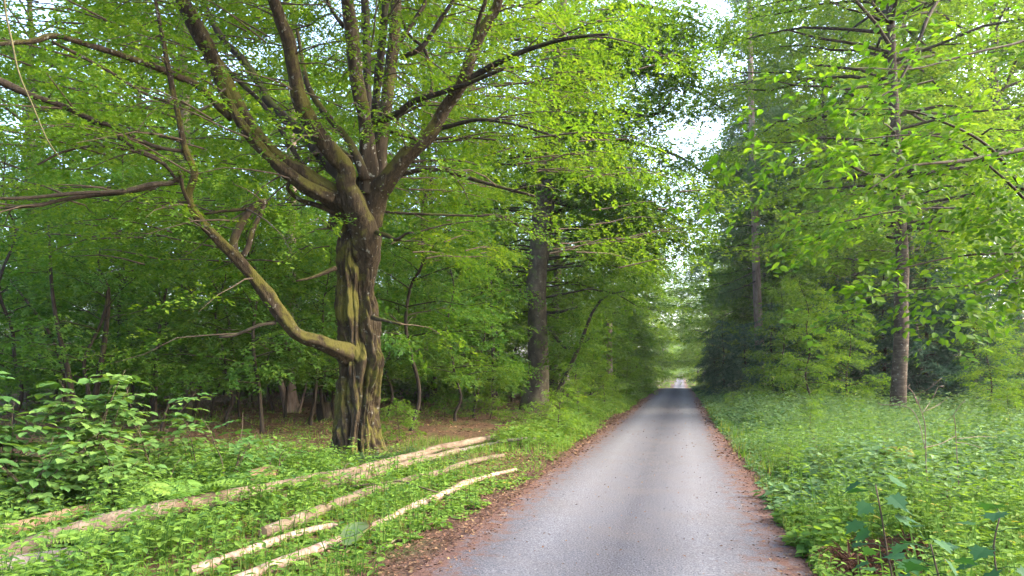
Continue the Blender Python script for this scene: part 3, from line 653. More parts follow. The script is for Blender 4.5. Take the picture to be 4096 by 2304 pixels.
# small bushes breaking up the right bank are placed with the verge shrubs below
# ---- second great tree: beech at the road's left side
b2 = at_px(2150, 33.0)
def traced_tree(name, base, d, trunk_rows, limb_rows, bark, label, leafmat, crown_kw, seed, trunk_noise=.05):
    root = empty(name, base); tag(root, label, 'tree')
    pts, rad = Lp([(a, b, d, w_) for a, b, w_ in trunk_rows]); pts = np.vstack([base - (0, 0, .3), pts]); rad = np.concatenate([[rad[0] * 1.3], rad])
    mb = MB(); tube(mb, pts, rad, sides=36, step=.12, noise=trunk_noise, nf=2.0, seed=seed)
    for (px, py, s, h) in crown_kw.get('knots', []):
        c = P(px, py, d - .3); v = mb.v[0]; dv = v - c; d2 = (dv ** 2).sum(1); mb.v[0] = v + (h * np.exp(-d2 / (2 * s * s)))[:, None] * -FWD.astype(np.float32)
    obj('trunk', mb.mesh('trunk', bark, origin=base), root)
    g = np.random.default_rng(seed); A, AZ, EL = [], [], []; tw = MB()
    for li, rows in enumerate(limb_rows):
        p, r = Lp(rows); mb = MB(); tp, tr_ = tube(mb, p, r, sides=8, step=.25, noise=.1, seed=seed + li, wob=.06)
        obj('limb', mb.mesh('limb', M['darkbark'], origin=base), root)
        for i in range(2, len(tp)):
            if g.random() < crown_kw.get('limb_p', .6):
                
                for _r in range(crown_kw.get('reps', 1)): A.append(tp[i] + g.normal(0, .45, 3)); AZ.append(g.uniform(0, 6.28)); EL.append(g.normal(-.2, .2))
    z0, z1, R1, nb = crown_kw['z0'], crown_kw['z1'], crown_kw['R'], crown_kw['n']
    for b in range(nb):
        t = g.random(); z = z0 + (z1 - z0) * t; az = g.uniform(0, 6.28)
        if math.cos(az - CAMAZ) > .35 and g.random() < crown_kw.get('open', .8): continue
        L = R1 * (.55 + .45 * math.sin(math.pi * (.2 + .75 * t))) * g.uniform(.5, 1.1)
        zt = np.interp(z, pts[:, 2], np.arange(len(pts))); j = int(min(zt, len(pts) - 2)); bp = pts[j] + (pts[j + 1] - pts[j]) * (zt - j)
        d0 = np.array((math.cos(az), math.sin(az), .18 + .4 * t)); u = np.linspace(0, 1, 6)[:, None]
        path = bp + d0 * L * u - np.array((0, 0, .28 * L)) * u ** 2 + g.normal(0, .04 * L, (6, 3)) * u
        tube(tw, path, np.linspace(.02 + .008 * L, .006, 6), sides=5, cap=False)
        for s in range(int(crown_kw['per'] * L)):
            uu = g.uniform(crown_kw.get('u0', .3), 1); f = uu * 5; jj = min(int(f), 4); A.append(path[jj] + (path[jj + 1] - path[jj]) * (f - jj) + g.normal(0, .2, 3)); AZ.append(az + g.normal(0, .8)); EL.append(g.normal(-.14, .18))
    A, AZ, EL = np.array(A), np.array(AZ), np.array(EL); qx, qy, qd = proj(A); tx = np.interp(qy, [r_[1] for r_ in trunk_rows][::-1], [r_[0] for r_ in trunk_rows][::-1])
    keep = ~((np.abs(qx - tx) < 70) & (qd < d) & (qy > crown_kw.get('see', 0)) & (g.random(len(A)) < .85)); A, AZ, EL = A[keep], AZ[keep], EL[keep]
    cm = MB(); add_sprays(cm, A, AZ, EL, crown_kw['spr'] * g.uniform(.7, 1.2, len(A)), crown_kw['leaf'], g, n=24)
    obj('branches', tw.mesh('branches', M['darkbark'], origin=base), root)['kind'] = 'stuff'
    obj('crown', cm.mesh('crown', leafmat, smooth=False, origin=base), root)['kind'] = 'stuff'
    return root
d2 = 33.0; CAMAZ = math.atan2(-FWD[1], -FWD[0])
traced_tree('beech_tree', b2, d2, [(2140, 1608, 124), (2150, 1560, 92), (2154, 1480, 84), (2150, 1380, 80), (2148, 1250, 78), (2144, 1170, 82), (2150, 1080, 78), (2163, 950, 82), (2175, 820, 84), (2190, 760, 80), (2205, 650, 62), (2215, 500, 52), (2230, 300, 44), (2245, 100, 34), (2260, -100, 24), (2270, -300, 10)],
  [[(2112, 1168, d2, 26), (2060, 1160, d2 - .5, 18), (1980, 1163, d2 - 1.2, 14), (1880, 1185, d2 - 2, 9)],
   [(2215, 800, d2, 30), (2280, 820, d2 - .6, 22), (2340, 840, d2 - 1.2, 18), (2420, 900, d2 - 2, 14), (2520, 960, d2 - 3, 10), (2640, 1020, d2 - 4, 6)],
   [(2200, 700, d2, 30), (2300, 700, d2 - .8, 20), (2400, 760, d2 - 2, 16), (2500, 860, d2 - 3, 14), (2600, 940, d2 - 4, 10), (2720, 960, d2 - 5, 7)],
   [(2190, 1250, d2, 14), (2225, 1250, d2 - .5, 12), (2320, 1232, d2 - 1.2, 7)],
   [(2130, 770, d2, 24), (2080, 740, d2 - .6, 16), (2000, 770, d2 - 1.6, 12)],
   [(2190, 1300, d2, 16), (2260, 1390, d2 - 1.5, 13), (2330, 1370, d2 - 2.4, 10), (2360, 1350, d2 - 3, 7)],
   [(2200, 560, d2, 26), (2320, 480, d2 - 1.5, 22), (2450, 440, d2 - 3, 18), (2600, 470, d2 - 4.5, 15), (2680, 410, d2 - 5, 10)],
   [(2220, 420, d2, 26), (2350, 280, d2 - 1.5, 20), (2560, 110, d2 - 3.5, 18), (2680, 110, d2 - 4.5, 12), (2780, 200, d2 - 5.5, 7)],
   [(2235, 200, d2, 26), (2450, 40, d2 - 2, 18), (2650, 30, d2 - 4, 14), (2850, 120, d2 - 5.5, 6)], [(2222, 360, d2, 24), (2500, 290, d2 - 2.5, 16), (2700, 320, d2 - 4.5, 12), (2900, 440, d2 - 6, 5)], [(2212, 520, d2, 24), (2480, 560, d2 - 3, 16), (2700, 620, d2 - 5, 11), (2880, 740, d2 - 6.5, 5)],
   [(2230, 280, d2, 24), (2420, 180, d2 - 2, 16), (2620, 200, d2 - 4, 11), (2780, 300, d2 - 5, 5)], [(2200, 620, d2, 24), (2400, 800, d2 - 2.5, 14), (2600, 820, d2 - 4.5, 10), (2780, 900, d2 - 6, 5)],
   [(2210, 640, d2, 26), (2380, 660, d2 - 2, 20), (2440, 700, d2 - 3, 20), (2500, 800, d2 - 4, 15), (2620, 930, d2 - 5, 9)]],
  M['beech'], 'thick dark beech trunk with a knot, beside the road beyond the log ends', M['leaf'],
  dict(see=700, open=.97, z0=4.5, z1=23, R=7.4, n=190, per=5.5, reps=10, spr=1.25, leaf=.15, limb_p=.9, knots=[(2125, 1170, .25, .18), (2190, 770, .3, .2)]), 41)
# ---- beech with banded bark on the right
d3 = 24.6; b3 = at_px(3592, d3)
traced_tree('banded_beech_tree', b3, d3, [(a_, b_, c_ * .86) for a_, b_, c_ in [(3592, 1690, 82), (3592, 1620, 70), (3597, 1500, 64), (3603, 1400, 62), (3606, 1300, 62), (3604, 1200, 60), (3610, 1080, 56), (3606, 960, 52), (3598, 850, 50), (3592, 720, 46), (3585, 560, 44), (3574, 400, 42), (3566, 200, 38), (3560, 0, 34), (3552, -300, 26), (3545, -700, 10)]],
  [[(3598, 780, d3, 26), (3560, 740, d3 - .2, 22), (3490, 700, d3 - .5, 17), (3380, 650, d3 - 1, 9)], [(3615, 690, d3, 20), (3700, 690, d3 - .3, 17), (3790, 705, d3 - .6, 8)], [(3600, 955, d3, 16), (3540, 950, d3 + .2, 9)],
   [(3615, 915, d3, 18), (3720, 915, d3 - .5, 14), (3830, 930, d3 - .9, 8)], [(3570, 330, d3, 22), (3480, 340, d3 - .4, 14), (3380, 360, d3 - .8, 8)]],
  M['beechband'], 'straight grey beech trunk with fine bark rings rising from the nettle bank', M['leaf_light'],
  dict(z0=6.5, z1=20, R=7.0, n=150, per=4.2, open=.7, spr=1.15, leaf=.14, limb_p=.5, knots=[(3600, 1290, .16, .10)]), 43)
# ---- pale straight conifer trunk far right of the road
d4 = 50.0; b4 = at_px(3040, d4)
def conifer():
    root = empty('tall_conifer_tree', b4); tag(root, 'tall bare pale conifer trunk standing above the dark young spruces beside the road', 'tree')
    pts, rad = Lp([(a, b, d4, w_) for a, b, w_ in [(3046, 1560, 40), (3034, 1300, 34), (3026, 1100, 31), (3020, 900, 28), (3010, 600, 25), (3000, 200, 20), (2990, -300, 12), (2985, -600, 4)]])
    pts = np.vstack([b4 - (0, 0, .3), pts]); rad = np.concatenate([[rad[0]], rad])
    mb = MB(); tube(mb, pts, rad, sides=16, step=.5, noise=.03, seed=3); obj('trunk', mb.mesh('trunk', M['conifer'], origin=b4), root)
    g = np.random.default_rng(51); br = MB(); cm = MB(); A, AZ, EL = [], [], []
    for b in range(125):
        t = g.random() ** .8; z = 10.0 + 28 * t; L = (4.6 * (1 - t) + .6) * g.uniform(.6, 1.1); az = g.uniform(0, 6.28)
        j = np.interp(z, pts[:, 2], np.arange(len(pts))); i = int(min(j, len(pts) - 2)); bp = pts[i] + (pts[i + 1] - pts[i]) * (j - i)
        u = np.linspace(0, 1, 6)[:, None]; path = bp + np.array((math.cos(az), math.sin(az), .05)) * L * u - np.array((0, 0, .35 * L)) * u ** 2
        tube(br, path, np.linspace(.05, .012, 6), sides=4, cap=False)
        for s in range(int(6 * L)):
            f = g.uniform(.3, 1) * 5; k = min(int(f), 4); A.append(path[k] + (path[k + 1] - path[k]) * (f - k)); AZ.append(az + g.normal(0, .7)); EL.append(g.normal(-.55, .25))
    # two dead drooping boughs on the road side
    for py, px1 in ((1100, 2900), (1140, 2870)):
        p = np.array([P(3030, py - 20, d4), P(2970, py + 10, d4 - 1), P(px1, py + 40, d4 - 2)]); tube(br, p, [.06, .04, .015], sides=5, step=.5, cap=False)
        for s in range(26):
            u = g.uniform(.3, 1); A.append(p[0] + (p[2] - p[0]) * u); AZ.append(g.uniform(2.2, 4.2)); EL.append(-.9)
    add_sprays(cm, np.array(A), AZ, EL, .9 * g.uniform(.7, 1.3, len(A)), .30, g, n=14, width=.4, bias=.35)
    obj('branches', br.mesh('branches', M['darkbark'], origin=b4), root)['kind'] = 'stuff'
    obj('crown', cm.mesh('crown', M['needle_pale'], smooth=False, origin=b4), root)['kind'] = 'stuff'
conifer()

# ------------------------------------------------------------------ the wood: every tree placed one by one
gp = np.random.default_rng(77)
ORD = ['nearest', 'second nearest', 'third nearest', 'fourth nearest', 'fifth nearest', 'sixth nearest', 'seventh nearest', 'eighth nearest', 'ninth nearest', 'tenth nearest', 'eleventh nearest', 'twelfth nearest', 'thirteenth nearest', 'fourteenth nearest', 'fifteenth nearest']
ZONES = [(150, 'at the left edge'), (480, 'behind the left hazel bush'), (760, 'right of the hazel bushes'), (1060, 'below the drooping hornbeam limb'), (1340, 'just left of the hornbeam trunk'), (1560, 'directly behind the hornbeam trunk'), (1800, 'just right of the hornbeam trunk'), (2000, 'left of the thick beech'), (9999, 'behind the thick beech')]
def zone(px): return next(t for m, t in ZONES if px < m)
def ranked(spots, what):
    out = [None] * len(spots); seen = {}
    for i in sorted(range(len(spots)), key=lambda k: spots[k][1]):
        zn = zone(spots[i][0]); k = seen.get(zn, 0); seen[zn] = k + 1; out[i] = f'{ORD[k]} {what} {zn}'
    return out
def along(spots, what, side):
    order = sorted(range(len(spots)), key=lambda k: spots[k][1]); out = [None] * len(spots)
    for k, i in enumerate(order): out[i] = f'{ORD[k]} {what} {side}'
    return out
# understorey on the left, traced columns (px, depth)
und = [(60, 19), (330, 17.5), (640, 23), (905, 21), (520, 27), (200, 26), (1150, 25), (1300, 31), (780, 33), (1010, 35), (1560, 25), (1690, 30), (1850, 34), (1900, 27), (420, 36), (90, 34), (1440, 37), (1750, 41), (1220, 42), (650, 44), (300, 45), (900, 47), (1600, 47), (1920, 45), (2050, 40), (-100, 23), (-150, 31), (1090, 52), (480, 54), (1380, 54), (150, 55), (760, 58), (1800, 55), (1980, 58), (-60, 44), (1500, 62), (1180, 64), (600, 66), (350, 66), (900, 68), (1680, 68), (1850, 72), (2080, 62), (1050, 19.5), (1640, 21), (1820, 24), (30, 28), (450, 22), (780, 25.5), (1250, 22), (1380, 27), (1990, 36), (1900, 37), (1100, 29), (620, 30), (330, 31), (-200, 38), (1480, 33), (1990, 50)]
UL = ranked(und, 'slender shaded young beech')
for i, (px, d) in enumerate(und):
    p = at_px(px, d)
    near = d < 29
    lbl = {0: 'slender young beech at the far left edge behind the hazel bushes', 1: 'slender dark beech leaning behind the hazel bushes on the left', 2: 'young beech with thin dark stem in shade between hazel bushes and old hornbeam', 3: 'thin straight young beech just left of the old hornbeam trunk',
           10: 'young beech with layered leaves just right of the old hornbeam trunk', 13: 'young beech with flat leaf layers just left of the thick beech trunk'}.get(i)
    if lbl is None: lbl = UL[i]
    UND.put(i, p, gp.uniform(0, 6.28), gp.uniform(.85, 1.15), lbl, group='shaded young beeches of the left wood')
tall = [(760, 27), (130, 30), (1160, 33), (1720, 38), (480, 40), (980, 43), (1330, 47), (-150, 42), (1880, 50), (250, 52), (700, 56), (1560, 58), (1120, 62), (2000, 66), (380, 68), (860, 74), (1420, 76), (1720, 80), (60, 72), (2120, 84), (560, 88), (1250, 92), (1900, 98)]
TL = ranked(tall, 'tall beech trunk rising through the foliage')
for i, (px, d) in enumerate(tall):
    p = at_px(px, d)
    TALL.put(i, p, gp.uniform(0, 6.28), gp.uniform(.9, 1.15), TL[i], group='tall trees of the left wood')
# low growth closing the view between the stems
for i in range(140):
    px = gp.uniform(-150, 2150); d = gp.uniform(36, 95); p = at_px(px, d)
    SHD.put(i, p, gp.uniform(0, 6.28), gp.uniform(1.1, 2.0), 'low dark shrub under the trees deep in the wood ' + zone(px), 'shrub', 'low shrubs deep in the left wood')
# left roadside wall of leaves
SPOTS = [(-5.6, 36, .8), (-5.4, 42, .85), (-5.0, 47, .9), (-4.9, 53, .9), (-4.8, 59, .95), (-4.6, 66, 1), (-4.6, 74, 1), (-4.8, 84, 1), (-7.5, 44, 1.1), (-7.4, 55, 1.1), (-7.0, 68, 1.1)]
LB = along(SPOTS, 'light green young beech', 'in the leafy wall along the left road edge')
for i, (x, y, s) in enumerate(SPOTS):
    UNL.put(i, ground(x, y), gp.uniform(0, 6.28), s, LB[i], group='leafy wall left of the road')
SPOTS = [(-8.0, 43, 1.2), (-7.4, 57, 1.25), (-7.6, 70, 1.2), (-7.6, 90, 1.15), (-6.6, 132, 1.8), (-7.2, 112, 1.3), (-6.0, 122, 1.6), (-5.5, 205, 1), (-5.5, 245, 1.05), (-5.0, 290, 1.1), (-10, 105, 1.1), (-11, 150, 1.1), (-12, 84, 1.1)]
LB = along(SPOTS, 'leafy tall tree', 'overhanging the left side of the road')
for i, (x, y, s) in enumerate(SPOTS):
    TALLL.put(i, ground(x, y), gp.uniform(0, 6.28), s, LB[i], group='tall trees left of the road')
SPOTS = [(11.5, 38, .95), (8.2, 62, 1.15), (8.2, 76, 1.1), (7.8, 90, 1.1), (5.8, 132, 1.8), (6.8, 108, 1.15), (4.6, 120, 1.6), (4.2, 190, 1.3), (4.2, 230, 1.3), (4, 275, 1.3), (8.5, 66, 1.1), (9.5, 84, 1.1), (12, 58, 1.05), (9, 120, 1.1), (15, 72, 1.1), (18, 56, 1.05), (20, 90, 1.2), (10, 45, .9)]
def split_along(spots, test, what, side):
    I = [k for k, q in enumerate(spots) if test(q)]; return dict(zip(I, along([spots[k] for k in I], what, side)))
near_road = split_along(SPOTS, lambda q: q[0] < 7, 'leafy tall tree', 'overhanging the right side of the road')
set_back = split_along(SPOTS, lambda q: q[0] >= 7, 'leafy tall tree', 'standing back to the right of the road')
for i, (x, y, s) in enumerate(SPOTS):
    TALLL.put(i, ground(x, y), gp.uniform(0, 6.28), s, near_road[i] if x < 7 else set_back[i], group='tall trees right of the road')
SPOTS = [(-.5, 318, 1.0), (2.5, 330, 1.1), (-4, 335, 1.1), (-.5, 350, 1.2), (6, 345, 1.2), (-8, 350, 1.2)]
LB = along(SPOTS, 'hazy green tree', 'closing the far end of the road')
for i, (x, y, s) in enumerate(SPOTS):
    TALLL.put(i, ground(x, y), gp.uniform(0, 6.28), s, LB[i], group='trees at the end of the road')
# spruces and bushes right of the road
for i, (px, d, s, lbl) in enumerate([(2900, 46, .62, 'low dark spruce nearest the right road edge'), (2985, 42, .72, 'dark young spruce below the pale conifer trunk'), (3090, 38, .66, 'dark spruce behind the light green bushes on the right'),
      (2860, 58, .8, 'dark spruce farthest along the right road edge'), (3700, 32, .95, 'dark spruce just right of the banded beech trunk'), (3800, 36, 1.05, 'dark spruce in the black gap right of the banded beech'), (3530, 33, .8, 'dark spruce close behind the banded beech trunk'),
      (3900, 31, .9, 'dark spruce behind the drooping leaves at the right edge'), (3420, 37, .8, 'dark spruce behind the bushes left of the banded beech'), (4010, 36, 1.0, 'dark spruce farthest right behind the nettle bank'), (3300, 42, .9, 'dark spruce half hidden behind the light green bushes'), (3610, 42, 1.1, 'tall dark spruce directly behind the banded beech')]):
    SPR.put(i, at_px(px, d), gp.uniform(0, 6.28), s, lbl, group='dark spruces right of the road')
for i, (px, d, s, lbl) in enumerate([(3240, 27, .62, 'light green young beech bush in front of the dark spruces'), (3380, 29, .66, 'light green young beech left of the banded trunk'), (3130, 34, .7, 'light green young beech near the road on the right'), (4120, 23, .6, 'light green young beech at the right edge of the nettle bank'), (3960, 27, .5, 'small light green beech in front of the right hand spruces'), (3460, 45, 1.2, 'light green beech rising behind the right hand bushes'), (3200, 52, 1.2, 'light green beech rising left of the banded trunk far back')]):
    UNL.put(i, at_px(px, d), gp.uniform(0, 6.28), s, lbl, group='light green bushes right of the road')
SPOTS = [(3350, 55), (3700, 50), (3900, 46), (4080, 40), (3550, 62), (3800, 66), (4150, 58), (3180, 60), (3250, 70), (3060, 66), (3450, 78), (2960, 80)]
LB = along(SPOTS, 'tall beech crown', 'behind the spruces on the right')
for i, (px, d) in enumerate(SPOTS):
    TALL.put(i, at_px(px, d), gp.uniform(0, 6.28), 1.45, LB[i] if px != 4080 else 'grey beech trunk at the right edge of the picture', group='tall trees of the right wood')
# shrubs along the left verge
for i, (px, d, s, lbl) in enumerate([(2230, 19.5, .72, 'arching leafy shrub at the thin ends of the logs'), (2090, 24, .5, 'leafy shrub in front of the thick beech trunk'), (2320, 26, .8, 'leafy shrub on the verge right of the thick beech'), (2420, 33, .9, 'leafy shrub on the left verge halfway along the road'), (2270, 29, .8, 'leafy shrub hiding the foot of the thick beech'),
     (2500, 42, 1.0, 'bright leafy shrub far along the left verge'), (2370, 38, 1.1, 'tall leafy shrub behind the left verge'), (2550, 52, 1.1, 'bright leafy shrub near the crest on the left verge'), (1960, 25, .7, 'leafy shrub between the hornbeam and the thick beech'), (1600, 17.5, .55, 'sparse shrub with drooping leaves right beside the hornbeam foot')]):
    SHR.put(i, at_px(px, d), gp.uniform(0, 6.28), s, lbl, 'shrub', 'shrubs along the left verge')
SPOTS = [(2.6, 58, .7), (2.7, 66, .8), (2.7, 75, .9), (2.6, 90, 1.1), (-3.6, 82, 1.1), (-3.5, 96, 1.2), (2.6, 165, 1.3), (-3.6, 170, 1.3), (2.7, 200, 1.4), (-3.7, 210, 1.4), (2.7, 250, 1.5), (-3.7, 260, 1.5), (0, 312, 2.4)]
LB = along(SPOTS, 'far roadside shrub', 'around the crest of the road')
for i, (x, y, s) in enumerate(SPOTS):
    SHR.put(i, ground(x, y), gp.uniform(0, 6.28), s, LB[i], 'shrub', 'far roadside shrubs')

for i, (px, d_, s, lbl) in enumerate([(2930, 30, .5, 'low bush at the right road edge below the dark spruces'), (3030, 22, .36, 'low bush in the nettles close to the right road edge'), (3230, 18, .40, 'low bush in the middle of the nettle bank'), (3420, 21, .45, 'low bush left of the banded beech foot'), (3800, 15, .42, 'low bush behind the mossy stump'), (4030, 17, .5, 'low bush at the right edge of the nettle bank'), (3150, 12, .28, 'small bush in the nettles nearest the road'), (3950, 10, .34, 'small bush in the near nettles at the right edge')]):
    SHR.put(i, at_px(px, d_), gp.uniform(0, 6.28), s, lbl, 'shrub', 'low bushes in the nettle bank')
for i, (x, y, s, lbl) in enumerate([(-2.5, 316, 2.4, 'left'), (2.4, 318, 2.5, 'right'), (-5.5, 312, 2.6, 'far left'), (5.6, 312, 2.6, 'far right')]):
    SHR.put(i, ground(x, y), gp.uniform(0, 6.28), s, f'tall green bush at the {lbl} of those ending the far road', 'shrub', 'bushes at the end of the road')
for i, (px, d_, s) in enumerate([(1900, 32, .9), (1780, 28, .7), (620, 30, .9), (380, 25, .9), (100, 24, .9), (1010, 38, 1.0)]):
    SHD.put(i, at_px(px, d_), gp.uniform(0, 6.28), s, 'shaded shrub on the forest floor ' + zone(px), 'shrub', 'shrubs on the shaded forest floor')
# ------------------------------------------------------------------ single stems, stumps
def stem(name, rows, label, mat, cat='tree', sides=12, noise_=.08, group=None, step=.15, twigs=0, leafm=None, fork=None):
    base = P(*rows[0][:3]); root = empty(name, base); tag(root, label, cat, group)
    p, r = Lp(rows); mb = MB(); tp, tr_ = tube(mb, p, r, sides=sides, step=step, noise=noise_, seed=rows[0][0], wob=.02)
    obj('trunk', mb.mesh('trunk', mat, origin=base), root)
    for rw in (fork or []):
        p, r = Lp(rw); mb = MB(); tube(mb, p, r, sides=8, step=step, noise=noise_, seed=rw[0][0], wob=.02); obj('limb', mb.mesh('limb', mat, origin=base), root)
    if twigs:
        g = np.random.default_rng(int(rows[0][0])); cm = MB(); I = g.integers(len(tp) // 3, len(tp), twigs)
        add_sprays(cm, tp[I], g.uniform(0, 6.28, twigs), g.normal(-.05, .2, twigs), .8 * g.uniform(.7, 1.3, twigs), .10, g, n=24)
        obj('crown', cm.mesh('crown', leafm, smooth=False, origin=base), root)['kind'] = 'stuff'
    return root
def gd(px, py): return float((G(px, py) - CAM) @ FWD)
d = 30.0
stem('leaning_sapling', [(2225, 1575, d, 20), (2265, 1500, d, 17), (2310, 1400, d, 15), (2350, 1300, d, 13), (2375, 1240, d - .3, 11), (2420, 1185, d - .6, 9), (2500, 1165, d - 1.5, 6)], 'thin dark sapling leaning right beside the thick beech trunk', M['darkbark'], twigs=60, leafm=M['leaf_light'], sides=8)
d = 42.0
stem('snapped_pale_tree', [(2438, 1500, d, 26), (2438, 1420, d, 24), (2437, 1340, d, 24), (2438, 1300, d, 23), (2438, 1292, d, 21)], 'pale broken trunk showing among the leaves left of the road', M['conifer'], sides=14, noise_=.04)
d = gd(1170, 1650)
stem('multi_stem_tree', [(1172, 1662, d, 70), (1165, 1600, d, 52), (1160, 1500, d, 44), (1162, 1300, d, 40), (1166, 1000, d, 36), (1170, 700, d, 30), (1172, 300, d, 22), (1175, -50, d, 12)], 'ribbed pale trunk with a dark side stem standing left behind the hornbeam', M['conifer'], sides=20, noise_=.12, twigs=90, leafm=M['leaf_deep'],
     fork=[[(1150, 1650, d - .2, 34), (1130, 1560, d - .2, 28), (1100, 1450, d - .2, 24), (1050, 1380, d - .3, 18), (1020, 1300, d - .4, 12)], [(1195, 1650, d - .2, 14), (1215, 1580, d - .2, 10), (1238, 1490, d - .3, 6)]])
d = gd(1300, 1682)
stem('coppice_stump', [(1300, 1692, d, 80), (1300, 1650, d, 62), (1298, 1618, d, 50), (1297, 1612, d, 30)], 'old coppice stump with dark broken stubs left of the hornbeam', M['darkbark'], 'stump', sides=18, noise_=.16, step=.06,
     fork=[[(1275, 1690, d - .1, 16), (1273, 1640, d - .1, 14), (1272, 1618, d - .1, 8)], [(1300, 1688, d - .25, 18), (1290, 1620, d - .25, 15), (1282, 1560, d - .25, 12), (1280, 1555, d - .25, 5)], [(1330, 1690, d, 22), (1336, 1560, d, 18), (1345, 1400, d, 15), (1350, 1250, d, 12)]])
for rows, lbl in [([(960, 1680, 0, 14), (955, 1600, 0, 13), (940, 1450, 0, 11), (900, 1230, 0, 10), (830, 1090, 0, 9), (800, 1040, 0, 5)], 'thin bent sapling with bare stem between hazel bushes and hornbeam'),
                  ([(640, 1760, 0, 14), (655, 1680, 0, 11), (680, 1590, 0, 5)], 'short forked dead sapling in shade behind the hazel bush'),
                  ([(840, 1670, 0, 12), (855, 1600, 0, 10), (880, 1530, 0, 8), (905, 1450, 0, 5)], 'small crooked sapling in the shade of the left wood'),
                  ([(1310, 1600, 0, 16), (1290, 1480, 0, 13), (1265, 1300, 0, 12), (1235, 1150, 0, 11), (1180, 1000, 0, 9), (1140, 880, 0, 6)], 'thin dark stem curving up left behind the hornbeam')]:
    d = gd(rows[0][0], rows[0][1]); d = min(d, 38)
    stem('bare_sapling', [(a, b, d, w_) for a, b, _d, w_ in rows], lbl, M['darkbark'], sides=8, group='bare saplings in the left wood')
for rows, lbl in [([(300, 1640, 17, 22), (270, 1480, 17, 20), (235, 1330, 17, 17), (215, 1200, 17, 15), (205, 1080, 17, 12), (195, 900, 17, 8)], 'dark reddish sapling rising straight behind the left hazel bush'),
                  ([(255, 1640, 18.5, 16), (250, 1480, 18.5, 14), (190, 1320, 18.5, 12), (110, 1210, 18.5, 10), (40, 1120, 18.5, 6)], 'sapling slanting out to the left edge above the hazel bush'),
                  ([(370, 1640, 18, 24), (395, 1500, 18, 22), (415, 1380, 18, 20), (430, 1250, 18, 18), (432, 1155, 18, 15), (430, 1145, 18, 10)], 'dark snapped trunk in shade above the hazel bush'),
                  ([(618, 1680, 20, 17), (625, 1450, 20, 15), (640, 1300, 20, 13), (665, 1150, 20, 10)], 'thin upright sapling in shade right of the snapped trunk'),
                  ([(1975, 1640, 31, 16), (1972, 1400, 31, 15), (1965, 1250, 31, 13), (1960, 1100, 31, 11), (1930, 1000, 31, 7)], 'thin sapling standing left of the thick beech trunk'),
                  ([(1735, 1600, 36, 26), (1738, 1400, 36, 24), (1735, 1100, 36, 22), (1720, 700, 36, 18), (1710, 300, 36, 10)], 'grey shaded trunk right of the hornbeam in the wood')]:
    stem('slim_tree', [(a, b, d_, w_) for a, b, d_, w_ in rows], lbl, M['darkbark'], sides=10, group='slim stems in the left wood')

# ------------------------------------------------------------------ felled logs
LOGLINES = []
def log(name, rows, label, mat, sides=20, noise_=.11, cut=True, lift=0.0, cat='log'):
    """rows: photo pixel of the log's underside on the ground, width in metres, extra height"""
    pts = []; rad = []
    for px, py, dia, up in rows:
        q = G(px, py, dia * .5 + up); pts.append(q); rad.append(dia / 2)
    LOGLINES.append(np.array(pts))
    base = pts[0].copy(); root = empty(name, base); tag(root, label, cat, 'felled logs left of the road')
    mb = MB(); tp, tr_ = tube(mb, pts, rad, sides=sides, step=.08, noise=noise_, nf=3.5, cap=False, seed=rows[0][0] * .01, wob=.02)
    bark = obj('bark', mb.mesh('bark', mat, origin=base), root)
    if cut:
        for e in (0, -1):
            c = tp[e]; t = unit(tp[e] - tp[1 if e == 0 else -2]); ring = mb.v[0][:sides] if e == 0 else mb.v[0][-sides:]
            v = np.vstack([ring + t * .004, (c + ring) / 2 + t * .008, [c + t * .006]])
            j = np.arange(sides); k = (j + 1) % sides
            q = np.stack([j, k, sides + k, sides + j], 1); tt = np.stack([sides + j, sides + k, np.full(sides, 2 * sides)], 1)
            obj('cut_end', MB().add(v, q, tt).mesh('cut_end', M['cut'], origin=base), root)
    return root
log('felled_log', [(-250, 2290, .22, 0), (0, 2228, .21, .0), (330, 2120, .20, .13), (700, 2030, .19, .17), (1100, 1950, .18, .15), (1380, 1896, .17, .08), (1620, 1835, .165, .05), (1800, 1785, .16, .06), (1985, 1748, .15, .08)], 'longest pale log running from the lower left to a rounded end beyond the hornbeam', M['log'])
log('felled_log', [(-300, 2345, .20, 0), (60, 2262, .20, 0), (280, 2222, .19, 0), (400, 2190, .18, 0)], 'short weathered grey log at the lower left under the weeds', M['greylog'])
log('felled_log', [(1120, 1985, .16, .0), (1320, 1935, .17, .0), (1500, 1895, .17, .0), (1660, 1850, .16, .0), (1832, 1806, .15, .0)], 'smooth pale log with a cut end lying in front of the longest log', M['log'])
log('thin_pole', [(1780, 1815, .09, .03), (1900, 1790, .09, .03), (2000, 1767, .08, .06), (2090, 1757, .07, .05), (2165, 1752, .05, .05)], 'thin grey pole sticking out beyond the cut log towards the shrub', M['greylog'], sides=12, cat='pole')
log('felled_log', [(1050, 2130, .13, .0), (1240, 2060, .14, .0), (1400, 2000, .15, .0), (1520, 1955, .14, .0), (1740, 1895, .12, .0), (1870, 1855, .11, .0), (2010, 1820, .09, .0)], 'brownish log half sunk in grass between the smooth log and the birch', M['log'])
log('birch_log', [(880, 2350, .115, .0), (1080, 2270, .11, .0), (1300, 2185, .10, -.01), (1560, 2075, .095, -.02), (1720, 1998, .10, .0), (1830, 1950, .12, .01), (1860, 1935, .125, .02), (1920, 1915, .09, .0), (2065, 1880, .07, .0)], 'white birch log nearest the road with peeling pink bark', M['birch'], noise_=.14)
log('birch_log', [(760, 2290, .09, .0), (830, 2262, .10, .0), (960, 2215, .09, .0), (1120, 2165, .08, -.01), (1260, 2120, .08, .0), (1340, 2095, .06, .0)], 'broken white birch log half hidden in weeds behind the other birch', M['birch'], noise_=.14)
